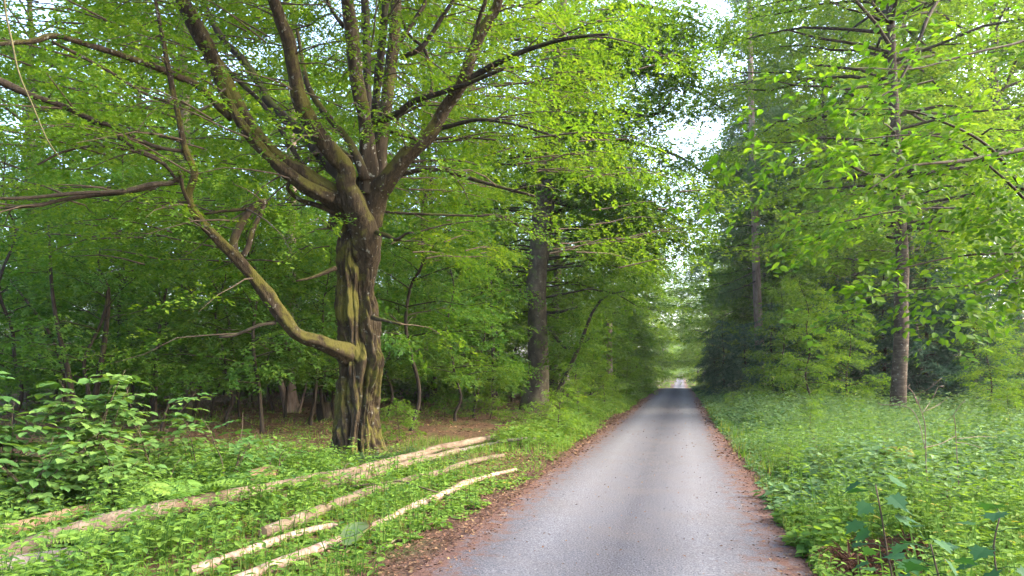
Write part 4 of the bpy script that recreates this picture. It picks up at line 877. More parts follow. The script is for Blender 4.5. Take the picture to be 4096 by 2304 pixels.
log('felled_log', [(-60, 2145, .16, .0), (130, 2100, .17, .02), (260, 2070, .17, .05), (390, 2040, .16, .08)], 'tan split log end showing behind the weeds at the left edge', M['cut'])
log('felled_log', [(1000, 1915, .26, .0), (1050, 1905, .27, .0), (1090, 1896, .27, .0)], 'round tan log butt half hidden by ferns below the hornbeam', M['cut'], noise_=.08)
def stick(rows, label, mat, name='fallen_branch', grp='sticks on the ground'):
    pts = [G(px, py, up) for px, py, _w, up in rows]; rad = [w_ for _a, _b, w_, _u in rows]
    base = pts[0].copy(); mb = MB(); tube(mb, pts, rad, sides=7, step=.05, noise=.15, seed=rows[0][0], wob=.01)
    tag(obj(name, mb.mesh(name, mat, origin=base), None, base), label, 'stick', grp)
stick([(1400, 1945, .016, .12), (1500, 1935, .016, .16), (1600, 1925, .016, .18), (1700, 1955, .013, .14), (1800, 1985, .010, .06), (1925, 2025, .007, .02)], 'thin dark branch lying across the logs down to the verge', M['twig'])
stick([(2185, 1902, .012, .015), (2225, 1890, .014, .015), (2260, 1872, .012, .02), (2275, 1860, .008, .03)], 'pale stick on the red litter at the left road edge', M['paletwig'])
stick([(1980, 2065, .012, .012), (2005, 2062, .014, .014), (2030, 2060, .012, .014)], 'short grey stick on the left verge beside the birch log', M['paletwig'])
stick([(1500, 2215, .012, .012), (1540, 2190, .012, .02), (1585, 2160, .009, .03)], 'pale stick beside the big fading leaf', M['paletwig'])
stick([(3060, 2098, .008, .012), (3110, 2120, .010, .012), (3180, 2122, .008, .012)], 'dry grass stalk lying at the right road edge', M['paletwig'])

# ------------------------------------------------------------------ right bank pieces
dst = 11.2; sb = at_px(3570, dst)
def stump():
    root = empty('mossy_stump', sb); tag(root, 'low stump capped with yellow green moss in the nettle bank', 'stump')
    mb = MB(); tube(mb, [sb - (0, 0, .1), sb + (0, 0, .2), sb + (0, 0, .48), sb + (0, 0, .56)], [.28, .23, .22, .20], sides=22, step=.05, noise=.12, seed=2); obj('trunk', mb.mesh('trunk', M['darkbark'], origin=sb), root)
    th = np.linspace(0, 2 * np.pi, 26, endpoint=False); rings = []
    for r_, z_ in [(.235, .40), (.25, .50), (.225, .57), (.15, .61), (.06, .63)]:
        rings.append(np.stack([sb[0] + r_ * 1.25 * np.cos(th), sb[1] + r_ * np.sin(th), np.full(26, sb[2] + z_)], -1))
    v = np.array(rings); v[..., 2] += .025 * n3(v.reshape(-1, 3), 11).reshape(5, 26); v[..., 0] += .03 * n3(v.reshape(-1, 3), 9, 3).reshape(5, 26)
    i = np.arange(4)[:, None] * 26; j = np.arange(26)[None]; k = (j + 1) % 26
    q = np.stack([i + j, i + k, i + 26 + k, i + 26 + j], -1).reshape(-1, 4); t = np.stack([4 * 26 + np.arange(26), 4 * 26 + (np.arange(26) + 1) % 26, np.full(26, 130)], 1)
    obj('moss_cap', MB().add(np.vstack([v.reshape(-1, 3), v[4].mean(0) + (0, 0, .005)]), q, t).mesh('moss_cap', M['moss'], origin=sb), root)
stump()
def dead_sapling(rows_list, label):
    dd = 8.5; base = at_px(rows_list[0][0][0], dd); root = empty('dead_sapling', base); tag(root, label, 'dead sapling')
    for i, rows in enumerate(rows_list):
        pts = [P(a, b, dd + o_) for a, b, w_, o_ in rows]; rad = [w_ * dd / FPX / 4.2 for a, b, w_, o_ in rows]
        if i == 0: pts = [base - (0, 0, .1)] + pts; rad = [rad[0]] + rad
        mb = MB(); tube(mb, pts, rad, sides=7, step=.05, noise=.1, seed=i, wob=.01); obj('stem' if i == 0 else 'branch', mb.mesh('branch', M['paletwig'], origin=base), root)
dead_sapling([[(3706, 1900, 9, 0), (3704, 1800, 9, 0), (3702, 1700, 9, 0), (3692, 1660, 8, 0)],
   [(3705, 1820, 7, 0), (3680, 1700, 7, .1), (3650, 1640, 7, .2), (3600, 1620, 7, .3), (3530, 1618, 6, .4), (3515, 1608, 4, .4)], [(3692, 1660, 7, 0), (3665, 1595, 7, 0), (3645, 1560, 7, 0), (3630, 1545, 8, 0), (3640, 1535, 4, 0)],
   [(3650, 1590, 6, 0), (3690, 1565, 6, -.1), (3720, 1550, 5, -.2), (3765, 1512, 3, -.2)], [(3720, 1550, 4, -.2), (3735, 1530, 3, -.2)], [(3668, 1615, 9, 0), (3662, 1596, 9, 0), (3658, 1590, 5, 0)], [(3672, 1618, 8, 0), (3680, 1600, 8, 0), (3684, 1594, 5, 0)],
   [(3692, 1650, 5, 0), (3720, 1610, 4, .2), (3735, 1585, 4, .2), (3750, 1550, 3, .3)], [(3700, 1645, 5, 0), (3760, 1615, 5, .1), (3790, 1590, 4, .1), (3800, 1595, 3, .1)]], 'pale bare dead sapling with curled buds in front of the banded beech')
dead_sapling([[(3822, 1740, 7, 0), (3820, 1700, 7, 0), (3814, 1660, 6, 0)], [(3814, 1660, 5, 0), (3835, 1625, 5, 0), (3858, 1602, 4, 0)], [(3814, 1662, 5, 0), (3790, 1680, 5, .1), (3775, 1695, 4, .1)],
   [(3822, 1745, 6, 0), (3760, 1775, 5, -.2), (3690, 1790, 5, -.4)], [(3830, 1755, 5, 0), (3920, 1745, 4, .2), (3990, 1748, 3, .3)], [(3810, 1775, 6, -.1), (3850, 1770, 5, -.1), (3930, 1790, 4, -.1)]], 'smaller pale dead branch sticking out of the nettles right of the bare sapling')

# ------------------------------------------------------------------ leaves overhanging from the right
def overhang():
    base = ground(9.4, 6.6)
    root = empty('overhanging_beech_tree', base); tag(root, 'large leaved beech boughs hanging into the upper right from the roadside', 'tree')
    mb = MB(); tube(mb, [base - (0, 0, .3), base + (0, 0, .4), base + (.05, .1, 3), base + (.1, .1, 6), base + (.1, 0, 9)], [.3, .22, .18, .15, .06], sides=14, step=.3, noise=.06)
    obj('trunk', mb.mesh('trunk', M['beech'], origin=base), root)
    limbs = [[(4600, 560, 8.0, 26), (4250, 590, 6.6, 22), (4096, 606, 6.0, 18), (3900, 628, 5.7, 15), (3730, 660, 5.4, 12), (3600, 690, 5.2, 9), (3460, 770, 5.0, 6)],
             [(4500, -500, 8.0, 26), (3950, -260, 6.6, 20), (3745, 0, 6.0, 15), (3680, 120, 5.8, 13), (3620, 270, 5.7, 11), (3570, 360, 5.6, 8), (3420, 470, 5.4, 5)],
             [(4620, 1400, 8.0, 20), (4300, 1000, 6.4, 16), (4096, 760, 5.8, 13), (3950, 600, 5.6, 11), (3780, 490, 5.4, 9), (3640, 430, 5.3, 6), (3400, 420, 5.2, 4)],
             [(4620, 900, 8.0, 18), (4250, 880, 6.4, 13), (4000, 700, 5.9, 9), (3800, 560, 5.6, 8), (3500, 530, 5.3, 6), (3100, 640, 5.0, 4)],
             [(4620, 1000, 8.0, 20), (4300, 1010, 6.6, 14), (4096, 1010, 6.1, 11), (3850, 1020, 5.8, 8), (3600, 1080, 5.6, 5)],
             [(4620, 1150, 8.0, 20), (4300, 1080, 6.6, 15), (4096, 1060, 6.2, 12), (3900, 1130, 6.0, 8), (3700, 1150, 5.8, 5), (3450, 1180, 5.6, 4)],
             [(4620, 200, 8.0, 20), (4300, 130, 6.8, 15), (4000, 180, 6.2, 10), (3700, 260, 5.8, 7), (3400, 300, 5.4, 5)],
             [(4620, 760, 8.0, 20), (4300, 830, 7, 15), (4050, 840, 6.6, 10), (3700, 840, 6.2, 7), (3300, 900, 5.8, 5)]]
    g = np.random.default_rng(61); cm = MB(); A, AZ, EL = [], [], []
    for li, rows in enumerate(limbs):
        p, r = Lp(rows); mb = MB(); tp, tr_ = tube(mb, p, r, sides=8, step=.06, noise=.1, seed=li, wob=.03); obj('limb', mb.mesh('limb', M['darkbark'], origin=base), root)
        for i in range(len(tp)):
            t = i / len(tp)
            if t > .25 and g.random() < .5:
                d = unit(tp[min(i + 2, len(tp) - 1)] - tp[i - 2]); az = math.atan2(d[1], d[0]) + g.normal(0, .6); A.append(tp[i] + g.normal(0, .06, 3)); AZ.append(az); EL.append(g.normal(-.28, .2))
    add_sprays(cm, np.array(A), AZ, EL, g.uniform(.55, 1.0, len(A)), .075, g, n=24, tpl='hex', roll=.4, vs=.35)
    obj('crown', cm.mesh('crown', M['leaf_big'], smooth=False, origin=base), root)['kind'] = 'stuff'
overhang()
# dangling pale vine at the upper left
pv, rv = (lambda q: (q[0], q[1] * .62))(Lp([(5, -350, 6.5, 12), (18, 0, 6.5, 12), (50, 170, 6.5, 12), (80, 300, 6.5, 11), (135, 430, 6.5, 10), (190, 560, 6.5, 8), (245, 640, 6.5, 5)]))
mb = MB(); tube(mb, pv, rv, sides=7, step=.05, noise=.08, wob=.01); tag(obj('hanging_vine', mb.mesh('hanging_vine', M['vine'], origin=pv[0]), None, pv[0]), 'thin pale vine dangling down at the upper left edge', 'vine')

# ------------------------------------------------------------------ undergrowth
def in_view(x, y, z=0.3, m=120):
    px, py, d = proj(np.stack([x, y, gz(x, y) + z], -1)); return (d > .8) & (px > -m) & (px < 4096 + m) & (py < 2304 + 3 * m)
def herbs(mb, x, y, h, nodes, leaf, g, tpl='quad', width=1.0, spiral=False, droop=.25, bias=0.0, stem_w=.012):
    n = len(x)
    if n == 0: return
    base = np.stack([x, y, gz(x, y)], -1); lean = g.normal(0, .13, (n, 2)); a0 = g.uniform(0, 6.28, n); pv = g.uniform(0, 1, n)
    for i in range(nodes):
        t = (i + .8) / nodes * np.ones(n) + g.normal(0, .03, n)
        p = base + np.stack([lean[:, 0] * h * t * t, lean[:, 1] * h * t * t, h * t], -1)
        for s in ((0, np.pi) if not spiral else (0,)):
            a = a0 + i * (np.pi / 2 if not spiral else 2.4) + s + g.normal(0, .2, n)
            dr = np.stack([np.cos(a), np.sin(a), g.normal(.15 - droop, .22, n) + .35 * (t - .6)], -1)
            nr = np.stack([g.normal(0, .25, n), g.normal(0, .25, n), np.ones(n)], -1)
            sz = leaf * (1.05 - .75 * np.abs(t - .55)) * g.uniform(.7, 1.25, n)
            off = .15 * sz[:, None] * unit(dr)
            add_leaves(mb, p + off, dr, nr, sz, np.clip(.5 * pv + .5 * g.uniform(0, 1, n) + bias, 0, 1), tpl, width)
    if stem_w:
        add_leaves(mb, base, np.stack([lean[:, 0], lean[:, 1], np.ones(n)], -1), np.tile((0, -1.0, 0), (n, 1)), h, .15, 'blade', stem_w / np.maximum(h, .1))
def scatter(n, x0, x1, y0, y1, g, keep=None):
    x = g.uniform(x0, x1, n); y = g.uniform(y0, y1, n); k = in_view(x, y)
    if keep is not None: k &= keep(x, y)
    return x[k], y[k]
g = np.random.default_rng(91)
edge_r = lambda y: ROADC + 1.66 + .20 * n2(y * 0, y, 1.3) + .12 * n2(y * 0 + 4, y, 3.7)
mb = MB()
_dp = [at_px(3450, 6.1), at_px(3560, 6.5), at_px(3500, 5.7)]
def rk(x, y): return (np.min([np.hypot(x - q[0], y - q[1]) for q in _dp], axis=0) > .33 + .15 * g.random(len(x))) & (x > edge_r(y) + .15 * np.abs(g.normal(0, 1, len(x))))
x, y = scatter(5200, 1.1, 9, 2.2, 9, g, rk)
hh = np.clip(.14 + .50 * sstep(0, 1.1, x - edge_r(y)) + .20 * n2(x, y, 2.2), .07, .9) * g.uniform(.5, 1.2, len(x))
k = n2(x + 9, y, 1.1) > .15
herbs(mb, x[k], y[k], hh[k] * 1.05, 5, .12, g, 'hex', 1.15, bias=-.12)
herbs(mb, x[~k], y[~k], hh[~k], 6, .075, g, 'hex', .85, bias=.02)
x, y = scatter(900, 1.4, 10, 3, 17, g, rk); herbs(mb, x, y, g.uniform(.45, 1.1, len(x)), 15, .11, g, 'hex', .35, spiral=True, droop=.1, bias=-.05)
near = obj('nettles', mb.mesh('nettles', M['herb'], smooth=False)); tag(near, 'dense green nettles and brambles covering the near right bank', 'undergrowth', kind='stuff')
mb = MB(); x, y = scatter(13500, 1.1, 16, 9, 28, g, rk)
hh = np.clip(.16 + .50 * sstep(0, 1.8, x - edge_r(y)) + .20 * n2(x, y, 1.5), .1, 1.0) * g.uniform(.55, 1.2, len(x))
k = n2(x + 9, y, .9) > .1
herbs(mb, x[k], y[k], hh[k], 5, .15, g, 'quad', 1.15, stem_w=0, bias=-.1)
herbs(mb, x[~k], y[~k], hh[~k], 5, .10, g, 'quad', .85, stem_w=0, bias=.0)
x, y = scatter(11000, 1.1, 18, 26, 85, g, rk)
hh = np.clip(.25 + .6 * sstep(0, 2, x - edge_r(y)), .1, 1.0) * g.uniform(.6, 1.15, len(x))
herbs(mb, x, y, hh, 4, .20, g, 'quad', 1.05, stem_w=0)
tag(obj('nettles', mb.mesh('nettles', M['herb_blue'], smooth=False)), 'bluish green nettles filling the right bank back to the spruces', 'undergrowth', kind='stuff')
# left verge
def seg_d(x, y, poly):
    best = np.full(len(x), 9.0)
    for a, b in zip(poly[:-1], poly[1:]):
        ab = b[:2] - a[:2]; t = np.clip(((x - a[0]) * ab[0] + (y - a[1]) * ab[1]) / (ab @ ab), 0, 1)
        best = np.minimum(best, np.hypot(x - a[0] - ab[0] * t, y - a[1] - ab[1] * t))
    return best
def low_near_logs(x, y):
    f = np.ones(len(x))
    for poly in LOGLINES:
        for off, wd in ((0, .22), (.35, .35)):
            sh = [q - np.array((FWD[0], FWD[1], 0)) * off for q in poly]; f = np.minimum(f, .22 + .78 * sstep(wd * .6, wd * 1.5, seg_d(x, y, sh)))
    return np.where(g.random(len(x)) < .17, 1, f)
edge_l = lambda y: ROADC - 1.92 - .30 * n2(y * 0 + 3, y, .9) - .15 * n2(y * 0 + 8, y, 3.1) - .25 * sstep(6, 3, y)
def lk(x, y): return x < edge_l(y) - .2 * np.abs(g.normal(0, 1, len(x)))
mb = MB(); x, y = scatter(4300, -9.5, -2.4, 2.6, 11.5, g, lk)
k = (x < edge_l(y) - .35) | (g.random(len(x)) < .35); x, y = x[k], y[k]
hh = np.clip(.07 + .44 * sstep(.2, 2.2, edge_l(y) - x) + .14 * n2(x, y, 1.7), .05, .7) * g.uniform(.55, 1.15, len(x)) * low_near_logs(x, y)
herbs(mb, x, y, hh, 5, .10, g, 'hex', .9)
x, y = scatter(900, -9.5, -2.8, 3, 10, g, lk)
k = low_near_logs(x, y) > .8; x, y = x[k], y[k]
herbs(mb, x, y, g.uniform(.25, .60, len(x)), 14, .10, g, 'hex', .38, spiral=True, droop=.1)
tag(obj('weeds', mb.mesh('weeds', M['herb'], smooth=False)), 'mixed green weeds growing over and between the logs', 'undergrowth', kind='stuff')
mb = MB(); x, y = scatter(5200, -16, -2.4, 10, 34, g, lambda x, y: lk(x, y) & ((n2(x, y, .5) > -.1) | (x > -5)) & ~((x < -5.2) & (g.random(len(x)) < .55)))
herbs(mb, x, y, g.uniform(.06, .22, len(x)), 3, .085, g, 'quad', 1.1, stem_w=0)
x, y = scatter(4600, -4.6, -2.5, 16, 85, g, lk)
herbs(mb, x, y, g.uniform(.15, .55, len(x)) * sstep(0, .9, edge_l(y) - x) + .06, 5, .14, g, 'quad', 1.0, stem_w=0)
tag(obj('ground_plants', mb.mesh('ground_plants', M['herb'], smooth=False)), 'low green plants scattered over the forest floor and left verge', 'undergrowth', kind='stuff')
# grass
def grass(mb, x, y, h, g, wd=.012, bend=.5):
    n = len(x); base = np.stack([x, y, gz(x, y)], -1); a = g.uniform(0, 6.28, n)
    dr = np.stack([np.cos(a) * bend * g.uniform(.1, 1, n), np.sin(a) * bend * g.uniform(.1, 1, n), np.ones(n)], -1)
    nr = np.stack([np.cos(a), np.sin(a), -.2 * np.ones(n)], -1)
    add_leaves(mb, base, dr, nr, h, g.uniform(0, 1, n), 'blade', wd / h)
mb = MB(); x, y = scatter(15000, -6.5, -2.3, 3.5, 17, g, lambda x, y: lk(x, y) & (n2(x, y, 1.1) > -.15))
grass(mb, x, y, g.uniform(.07, .24, len(x)), g, .008, .8)
x, y = scatter(9000, -5.0, -2.3, 15, 60, g, lk); grass(mb, x, y, g.uniform(.10, .30, len(x)), g, .018, .6)
x, y = scatter(5000, 1.1, 2.6, 2.5, 12, g, rk); grass(mb, x, y, g.uniform(.08, .25, len(x)), g, .008, .8)
x, y = scatter(6000, 1.1, 2.6, 12, 60, g, rk); grass(mb, x, y, g.uniform(.1, .35, len(x)), g, .02, .6)
x, y = scatter(9000, -22, -5, 16, 44, g, lambda x, y: n2(x, y, .45) > .1); grass(mb, x, y, g.uniform(.08, .2, len(x)), g, .02, .9)
tag(obj('grass', mb.mesh('grass', M['grass'], smooth=False)), 'thin green grass along both verges and between the logs', 'grass', kind='stuff')
# litter: fallen leaves
mb = MB()
def litter(n, x0, x1, y0, y1, size, keep=None, dz=.012, f=gz):
    x, y = scatter(n, x0, x1, y0, y1, g, keep); m = len(x); a = g.uniform(0, 6.28, m)
    pos = np.stack([x, y, f(x, y) + dz + g.uniform(0, .015, m)], -1)
    dr = np.stack([np.cos(a), np.sin(a), g.normal(0, .25, m)], -1); nr = np.stack([g.normal(0, .35, m), g.normal(0, .35, m), np.ones(m)], -1)
    add_leaves(mb, pos, dr, nr, size * g.uniform(.6, 1.2, m), g.uniform(0, 1, m) ** 1.2, 'quad', 1.0)
litter(9000, -3.6, -2.0, 2.4, 14, .05, lambda x, y: (x < ROADC - 1.35))
litter(4500, .7, 1.6, 2.4, 14, .045)
litter(9000, -4.0, -2.0, 14, 45, .09)
litter(4000, .7, 1.6, 14, 45, .09)
litter(26000, -30, -4, 11, 48, .11)
litter(300, ROADC - 1.5, ROADC + 1.5, 2.6, 14, .035, None, .004, road_z)
litter(200, ROADC - 1.5, ROADC + 1.5, 14, 40, .06, None, .004, road_z)
tag(obj('leaf_litter', mb.mesh('leaf_litter', M['dead'], smooth=False)), 'reddish brown fallen leaves on the verges and forest floor', 'leaf litter', kind='stuff')
# loose stones on the road
mb = MB(); x, y = scatter(2600, ROADC - 1.5, ROADC + 1.5, 2.6, 16, g); m = len(x)
oc = np.array([(1, 0, 0), (0, 1, 0), (-1, 0, 0), (0, -1, 0), (0, 0, .7), (0, 0, -.5)]); of = np.array([(0, 1, 4), (1, 2, 4), (2, 3, 4), (3, 0, 4)])
s = g.uniform(.003, .007, m) * (1 + .8 * (g.random(m) < .06)); v = np.stack([x, y, road_z(x, y)], -1)[:, None] + s[:, None, None] * (oc[None] * g.uniform(.6, 1.3, (m, 6, 1)))
mb.add(v.reshape(-1, 3), None, (of[None] + (np.arange(m) * 6)[:, None, None]).reshape(-1, 3), np.repeat(g.uniform(0, 1, m), 6))
M['stone'] = bark_mat('road_stone', (.04, .04, .045), (.08, .08, .088), (.14, .14, .15), stretch=(5, 5, 5), bump=.1)
tag(obj('gravel', mb.mesh('gravel', M['stone'], smooth=False)), 'loose grey gravel chips strewn over the road', 'gravel', kind='stuff')

# ------------------------------------------------------------------ single plants in the foreground
def hazel(name, base, h, spread, stems, label, seed, leaf=.115, per=13, mat='hazel', lean_dir=None):
    g = np.random.default_rng(seed); root = empty(name, base); tag(root, label, 'bush', 'broad leaved bushes in the foreground')
    lf = MB()
    for s in range(stems):
        az = g.uniform(0, 6.28) if lean_dir is None else lean_dir + g.normal(0, 1.1); hh = h * g.uniform(.65, 1.05); k = 7; u = np.linspace(0, 1, k)[:, None]
        path = base + g.normal(0, .06, 3) * (1, 1, 0) + np.array((0, 0, hh)) * u + np.array((math.cos(az), math.sin(az), -.15)) * spread * g.uniform(.5, 1.1) * u ** 1.8 + g.normal(0, .02, (k, 3)) * u
        st = MB(); tube(st, path, np.linspace(.011, .003, k), sides=6, step=.08, wob=.02, seed=s); obj('stem', st.mesh('stem', M['twig'], origin=base), root)
        for b in range(int(per * hh)):
            uu = g.uniform(.22, 1); f = uu * (k - 1); j = min(int(f), k - 2); p = path[j] + (path[j + 1] - path[j]) * (f - j); ba = g.uniform(0, 6.28); L = g.uniform(.15, .55) * (1.2 - .5 * uu)
            m = int(3 + L * 9); t = np.linspace(.15, 1, m)[:, None]; d0 = np.array((math.cos(ba), math.sin(ba), g.normal(.12, .12)))
            pos = p + d0 * L * t - np.array((0, 0, .2 * L)) * t ** 2
            la = ba + np.where(np.arange(m) % 2, 1, -1) * g.uniform(.4, 1.1, m); la[-1] = ba
            dr = np.stack([np.cos(la), np.sin(la), g.normal(-.15, .15, m)], -1); nr = np.stack([g.normal(0, .22, m), g.normal(0, .22, m), np.ones(m)], -1)
            add_leaves(lf, pos, dr, nr, leaf * g.uniform(.6, 1.15, m), np.clip(g.uniform(0, 1) * .5 + .5 * g.uniform(0, 1, m), 0, 1), 'hex', 1.15)
    obj('leaves', lf.mesh('leaves', M[mat], smooth=False, origin=base), root)['kind'] = 'stuff'
def atg(px, d_): return at_px(px, d_)
hazel('hazel_bush', atg(40, 8.8), 1.95, .8, 8, 'large hazel bush with broad pale leaves at the left edge', 301, leaf=.165, per=14)
hazel('hazel_bush', atg(380, 9.3), 1.95, .65, 8, 'hazel bush with broad leaves right beside the left edge bush', 302, leaf=.165, per=14)
hazel('hazel_bush', atg(600, 9.9), 1.65, .6, 5, 'smaller hazel bush nearest the shaded clearing', 303, leaf=.15)
hazel('hazel_bush', atg(150, 8.2), 1.15, .7, 6, 'low hazel sprouts above the grey log at the left', 304, leaf=.15)
hazel('hazel_bush', atg(440, 8.7), 1.0, .6, 6, 'low hazel sprouts in front of the second hazel bush', 310, leaf=.145)
hazel('hazel_sapling', atg(790, 10.0), 1.35, .3, 3, 'thin young hazel with tiered leaves left of the ferns', 305, leaf=.13, per=9)
hazel('leafy_sapling', atg(950, 9.7), 1.2, .35, 5, 'upright leafy sapling in the weeds before the hornbeam', 306, leaf=.12, per=13)
hazel('leafy_sapling', atg(1090, 10.6), .9, .4, 5, 'low leafy sapling left of the hornbeam foot', 307, leaf=.095)
hazel('leafy_sapling', atg(680, 9.2), .7, .4, 5, 'low leafy plant behind the longest log', 308, leaf=.095)
hazel('leafy_sapling', atg(1375, 10.5), .55, .3, 3, 'small leafy plant growing just before the hornbeam trunk', 309, leaf=.09)
# maple sapling lower right
MT = [(0, 0), (.10, -.20), (.02, -.45), (.25, -.38), (.42, -.62), (.50, -.34), (.70, -.40), (.72, -.18), (1.05, 0), (.72, .18), (.70, .40), (.50, .34), (.42, .62), (.25, .38), (.02, .45), (.10, .20)]
TPL['maple'] = (np.array([(a, b, .10 * abs(b) - .06 * a * a) for a, b in MT] + [(.38, 0, .0)]), np.array([(16, (i + 1) % 16, i) for i in range(16)]))
def maple(base, h, n, label, seed, leaf=.15, lean=(0, 0)):
    g = np.random.default_rng(seed); root = empty('maple_sapling', base); tag(root, label, 'sapling', 'maple saplings in the right foreground')
    k = 6; u = np.linspace(0, 1, k)[:, None]; path = base + np.array((lean[0], lean[1], h)) * u + g.normal(0, .015, (k, 3)) * u
    st = MB(); tube(st, path, np.linspace(.009, .004, k), sides=6, step=.08, wob=.02, seed=seed); obj('stem', st.mesh('stem', M['twig'], origin=base), root)
    for i in range(n):
        uu = .35 + .65 * (i // 2) / max(1, (n - 1) // 2); f = min(uu, 1) * (k - 1); j = min(int(f), k - 2); p = path[j] + (path[j + 1] - path[j]) * (f - j)
        a = (i % 2) * math.pi + (i // 2) * 1.57 + g.normal(0, .35) + seed; L = g.uniform(.07, .16); d0 = np.array((math.cos(a), math.sin(a), .25)); q = p + d0 * L
        mb = MB(); tube(mb, [p, (p + q) / 2 + (0, 0, .01), q], [.0028, .002, .0016], sides=4, cap=False)
        v0 = g.uniform(0, 1)
        add_leaves(mb, np.array([q]), np.array([(math.cos(a), math.sin(a), g.normal(-.45, .2))]), np.array([(g.normal(0, .35), g.normal(0, .25), 1)]), leaf * g.uniform(.75, 1.15), v0, 'maple', 1.0)
        obj('leaf', mb.mesh('leaf', M['maple'], smooth=False, origin=base), root)
maple(atg(3600, 4.4), 1.12, 24, 'tall maple sapling with dark blue green leaves in the right nettles', 2, .125, (-.18, -.1))
maple(atg(3820, 3.7), .95, 26, 'maple sapling with broad dark leaves at the lower right', 5, .125, (-.15, 0))
maple(atg(4020, 3.4), .80, 16, 'maple sapling at the lower right corner', 7, .16, (.05, 0))
maple(atg(3500, 3.2), .50, 8, 'low maple seedling near the bottom edge right of the road', 9, .11, (-.05, 0))
maple(atg(3720, 3.3), .62, 16, 'maple sapling with crowded leaves between the two taller maples', 13, .15, (0, 0))
maple(atg(3920, 4.2), 1.0, 14, 'maple sapling behind the lower right corner maples', 17, .15, (.1, 0))
# ferns
def fern(base, n, L, label, seed, mat='fern', grp='ferns in the weeds', up=1.0, az0=None):
    g = np.random.default_rng(seed); root = empty('fern', base); tag(root, label, 'fern', grp)
    for f in range(n):
        az = (f / n * 6.28 + g.normal(0, .25)) if az0 is None else az0 + g.normal(0, .7); LL = L * g.uniform(.75, 1.1); k = 22; t = np.linspace(0, 1, k)
        hor = LL * (.25 * t + .55 * t ** 2); ver = up * LL * (.85 * t - .50 * t ** 2.4)
        path = base + np.stack([np.cos(az) * hor, np.sin(az) * hor, ver], -1)
        mb = MB(); tube(mb, path, np.linspace(.004, .001, k), sides=4, cap=False)
        tan = unit(np.gradient(path, axis=0)); sd = np.array((-math.sin(az), math.cos(az), 0)); nr = np.cross(tan, np.tile(sd, (k, 1)))
        nr = np.where(nr[:, 2:3] < 0, -nr, nr)
        prof = np.sin(np.pi * np.clip(.12 + .86 * t, 0, 1)) ** .7
        for s in (-1, 1):
            dr = s * sd + .35 * tan + np.array((0, 0, -.15)) + (g.normal(0, .45, (k, 3)) if mat != 'fern' else 0); I = np.arange(3, k)
            add_leaves(mb, path[I], dr[I], nr[I] + g.normal(0, .1, (len(I), 3)), .24 * LL * prof[I] * g.uniform(.9, 1.1, len(I)) + .01, np.clip(g.uniform(.2, .8) + g.normal(0, .1, len(I)), 0, 1), 'hex', .42 if mat == 'fern' else .24)
        obj('frond', mb.mesh('frond', M[mat], smooth=False, origin=base), root)
fern(atg(770, 8.2), 6, .95, 'upright pale fern in the weeds behind the longest log', 1, up=1.25)
fern(atg(400, 6.9), 6, .65, 'spreading fern beside the tan split log at the left', 2)
fern(atg(650, 7.9), 6, .70, 'low fern close behind the longest log', 3)
fern(atg(1180, 9.8), 6, .75, 'fern below the hornbeam beside the round log butt', 4)
fern(atg(1230, 10.0), 6, .45, 'small fern right of the round log butt', 5)
fern(atg(250, 5.4), 5, .45, 'fern over the grey log in the lower left corner', 6)
fern(atg(3690, 4.9), 6, .80, 'green fern in the nettles beside the maple sapling', 7)
# withered bracken
fern(atg(3450, 6.1), 15, .62, 'withered red brown fern heap in the right bank', 11, mat='withered', up=.95)
fern(atg(3560, 6.5), 13, .58, 'withered red brown fern behind the rusty fern heap', 12, mat='withered', up=1.0)
# big fading leaf on the verge
lb = G(1430, 2200)
def big_leaf():
    e = lb + np.array((0, 0, .02)); ax = unit(P(1510, 2130, 1) - P(1360, 2225, 1)); ax = unit(np.array((ax[0], ax[1], .35))); sd = unit(np.cross((0.15, -.6, .8), ax)); nr = np.cross(ax, sd)
    nu, nv = 16, 9; V, var = [], []
    Ls = .36
    for i in range(nu):
        u = i / (nu - 1); wd = .42 * math.sin(math.pi * min(1, .06 + .92 * u)) ** .65 * (1 - .25 * u)
        for j in range(nv):
            s = (j / (nv - 1) - .5) * 2
            wv = 1 + .05 * math.sin(9 * u + 4 * s)
            V.append(e + Ls * (ax * u + sd * wd * s * wv + nr * (.10 * s * s + .05 * math.sin(7 * u) * s + .12 * u * u))); var.append(.38 + .55 * max(0, u - .35) + .18 * (s < 0) * (u > .3) + .3 * (u > .92))
    V = np.array(V) - ax * Ls * .5
    V[:, 2] += float(gz(lb[0], lb[1])) + .07 - V[:, 2].min()
    i = np.arange(nu - 1)[:, None] * nv; j = np.arange(nv - 1)[None]; q = np.stack([i + j, i + j + 1, i + nv + j + 1, i + nv + j], -1).reshape(-1, 4)
    root = empty('large_fallen_leaf', lb); tag(root, 'big fading yellow and green leaf lying at the left verge beside the birch log', 'leaf')
    obj('blade', MB().add(V, q, None, np.array(var)).mesh('blade', M['fading'], origin=lb), root)
    mid = V.reshape(nu, nv, 3)[:, nv // 2] + nr * .003
    st = MB(); tube(st, np.vstack([mid[0] - ax * .10 - (0, 0, .02), mid]), np.linspace(.004, .0015, nu + 1), sides=5); obj('stalk', st.mesh('stalk', M['vine'], origin=lb), root)
big_leaf()
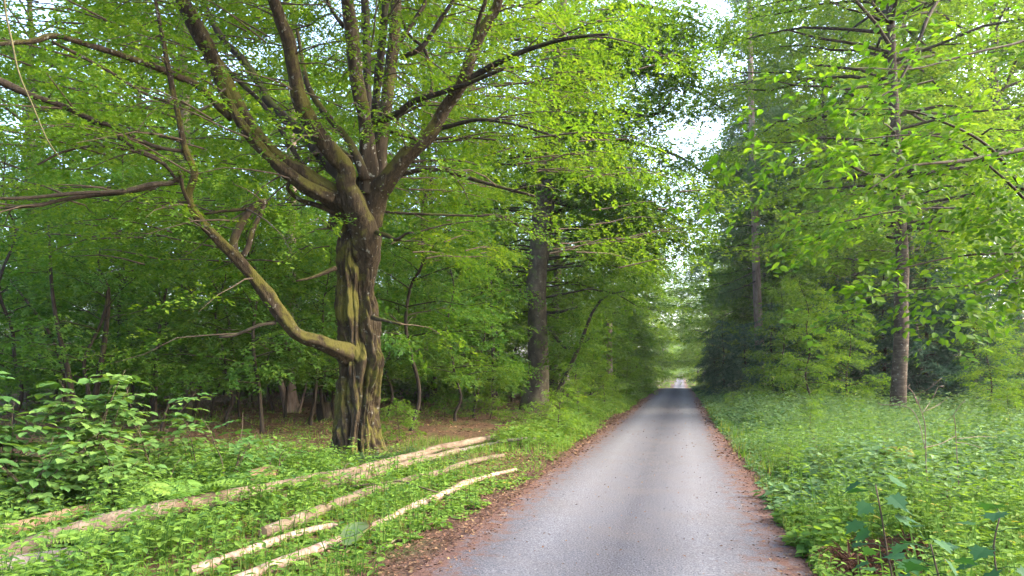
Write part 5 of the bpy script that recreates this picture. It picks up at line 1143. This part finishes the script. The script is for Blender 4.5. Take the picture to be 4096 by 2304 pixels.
# ivy on the hornbeam
def ivy():
    g = np.random.default_rng(71); root = empty('ivy', hb_base); tag(root, 'dark ivy climbing the lower right of the hornbeam trunk', 'ivy')
    pos, dr, nr, var = [], [], [], []
    e2 = -np.array((FWD[0], FWD[1], 0)) / np.hypot(FWD[0], FWD[1]); me = hb.children[0]
    tm = [c for c in hb.children if c.name.startswith('trunk')][0].data
    co = np.empty(len(tm.vertices) * 3, np.float32); tm.vertices.foreach_get('co', co); co = co.reshape(-1, 3) + hb_base
    no = np.empty(len(tm.vertices) * 3, np.float32); tm.vertices.foreach_get('normal', no); no = no.reshape(-1, 3)
    px, py, dd = proj(co); want = np.exp(-((px - 1500) / 45) ** 2) * sstep(1300, 1600, py) * .8 + np.exp(-((py - 1800) / 45) ** 2) * .7 + .5 * np.exp(-((px - 1440) / 14) ** 2) * sstep(1500, 1700, py)
    front = (no @ e2 > -.2)
    I = np.where(front & (g.random(len(co)) < want * .11) & (n3(co, 5) > -.2))[0]
    a = g.uniform(0, 6.28, len(I)); n_ = no[I]; t1 = unit(np.cross(n_, (0, 0, 1.0)) + 1e-6); dr = t1 * np.cos(a)[:, None] + np.array((0, 0, -1.0)) * (.6 + .4 * np.sin(a))[:, None] + n_ * .3
    mb = MB(); add_leaves(mb, co[I] + n_ * .03, dr, n_ + g.normal(0, .3, n_.shape), .06 * g.uniform(.6, 1.3, len(I)), g.uniform(0, 1, len(I)) ** 1.5, 'hex', 1.3)
    o = obj('leaves', mb.mesh('leaves', M['ivy'], smooth=False, origin=hb_base), root); o['kind'] = 'stuff'
    x = np.concatenate([hb_base[0] + g.normal(.9, .7, 500), hb_base[0] + g.normal(0, .5, 250)]); y = np.concatenate([hb_base[1] + g.normal(-.1, .5, 500), hb_base[1] - .5 + g.normal(0, .2, 250)])
    mb = MB(); herbs(mb, x, y, g.uniform(.05, .2, len(x)), 3, .06, g, 'hex', 1.3, stem_w=0)
    o = obj('leaves', mb.mesh('leaves', M['ivy'], smooth=False, origin=hb_base), root); o['kind'] = 'stuff'
ivy()
for kd in (UND, UNL, TALL, TALLL, SPR, SHR, SHD): kd.clean()

# ------------------------------------------------------------------ air
hz = MB().add([(x, y, z) for z in (-6, 60) for y in (-60, 460) for x in (-420, 420)], [(0, 2, 3, 1), (4, 5, 7, 6), (0, 1, 5, 4), (2, 6, 7, 3), (0, 4, 6, 2), (1, 3, 7, 5)])
hm, t_, n_, l_, out_ = new_mat('haze')
pv_ = n_.new('ShaderNodeVolumePrincipled'); pv_.inputs['Color'].default_value = (.86, .93, 1.0, 1); pv_.inputs['Density'].default_value = .0003; pv_.inputs['Anisotropy'].default_value = .35
l_.new(pv_.outputs[0], out_.inputs['Volume'])
tag(obj('haze', hz.mesh('haze', hm, smooth=False)), 'faint pale evening haze filling the wood', 'haze', kind='stuff')
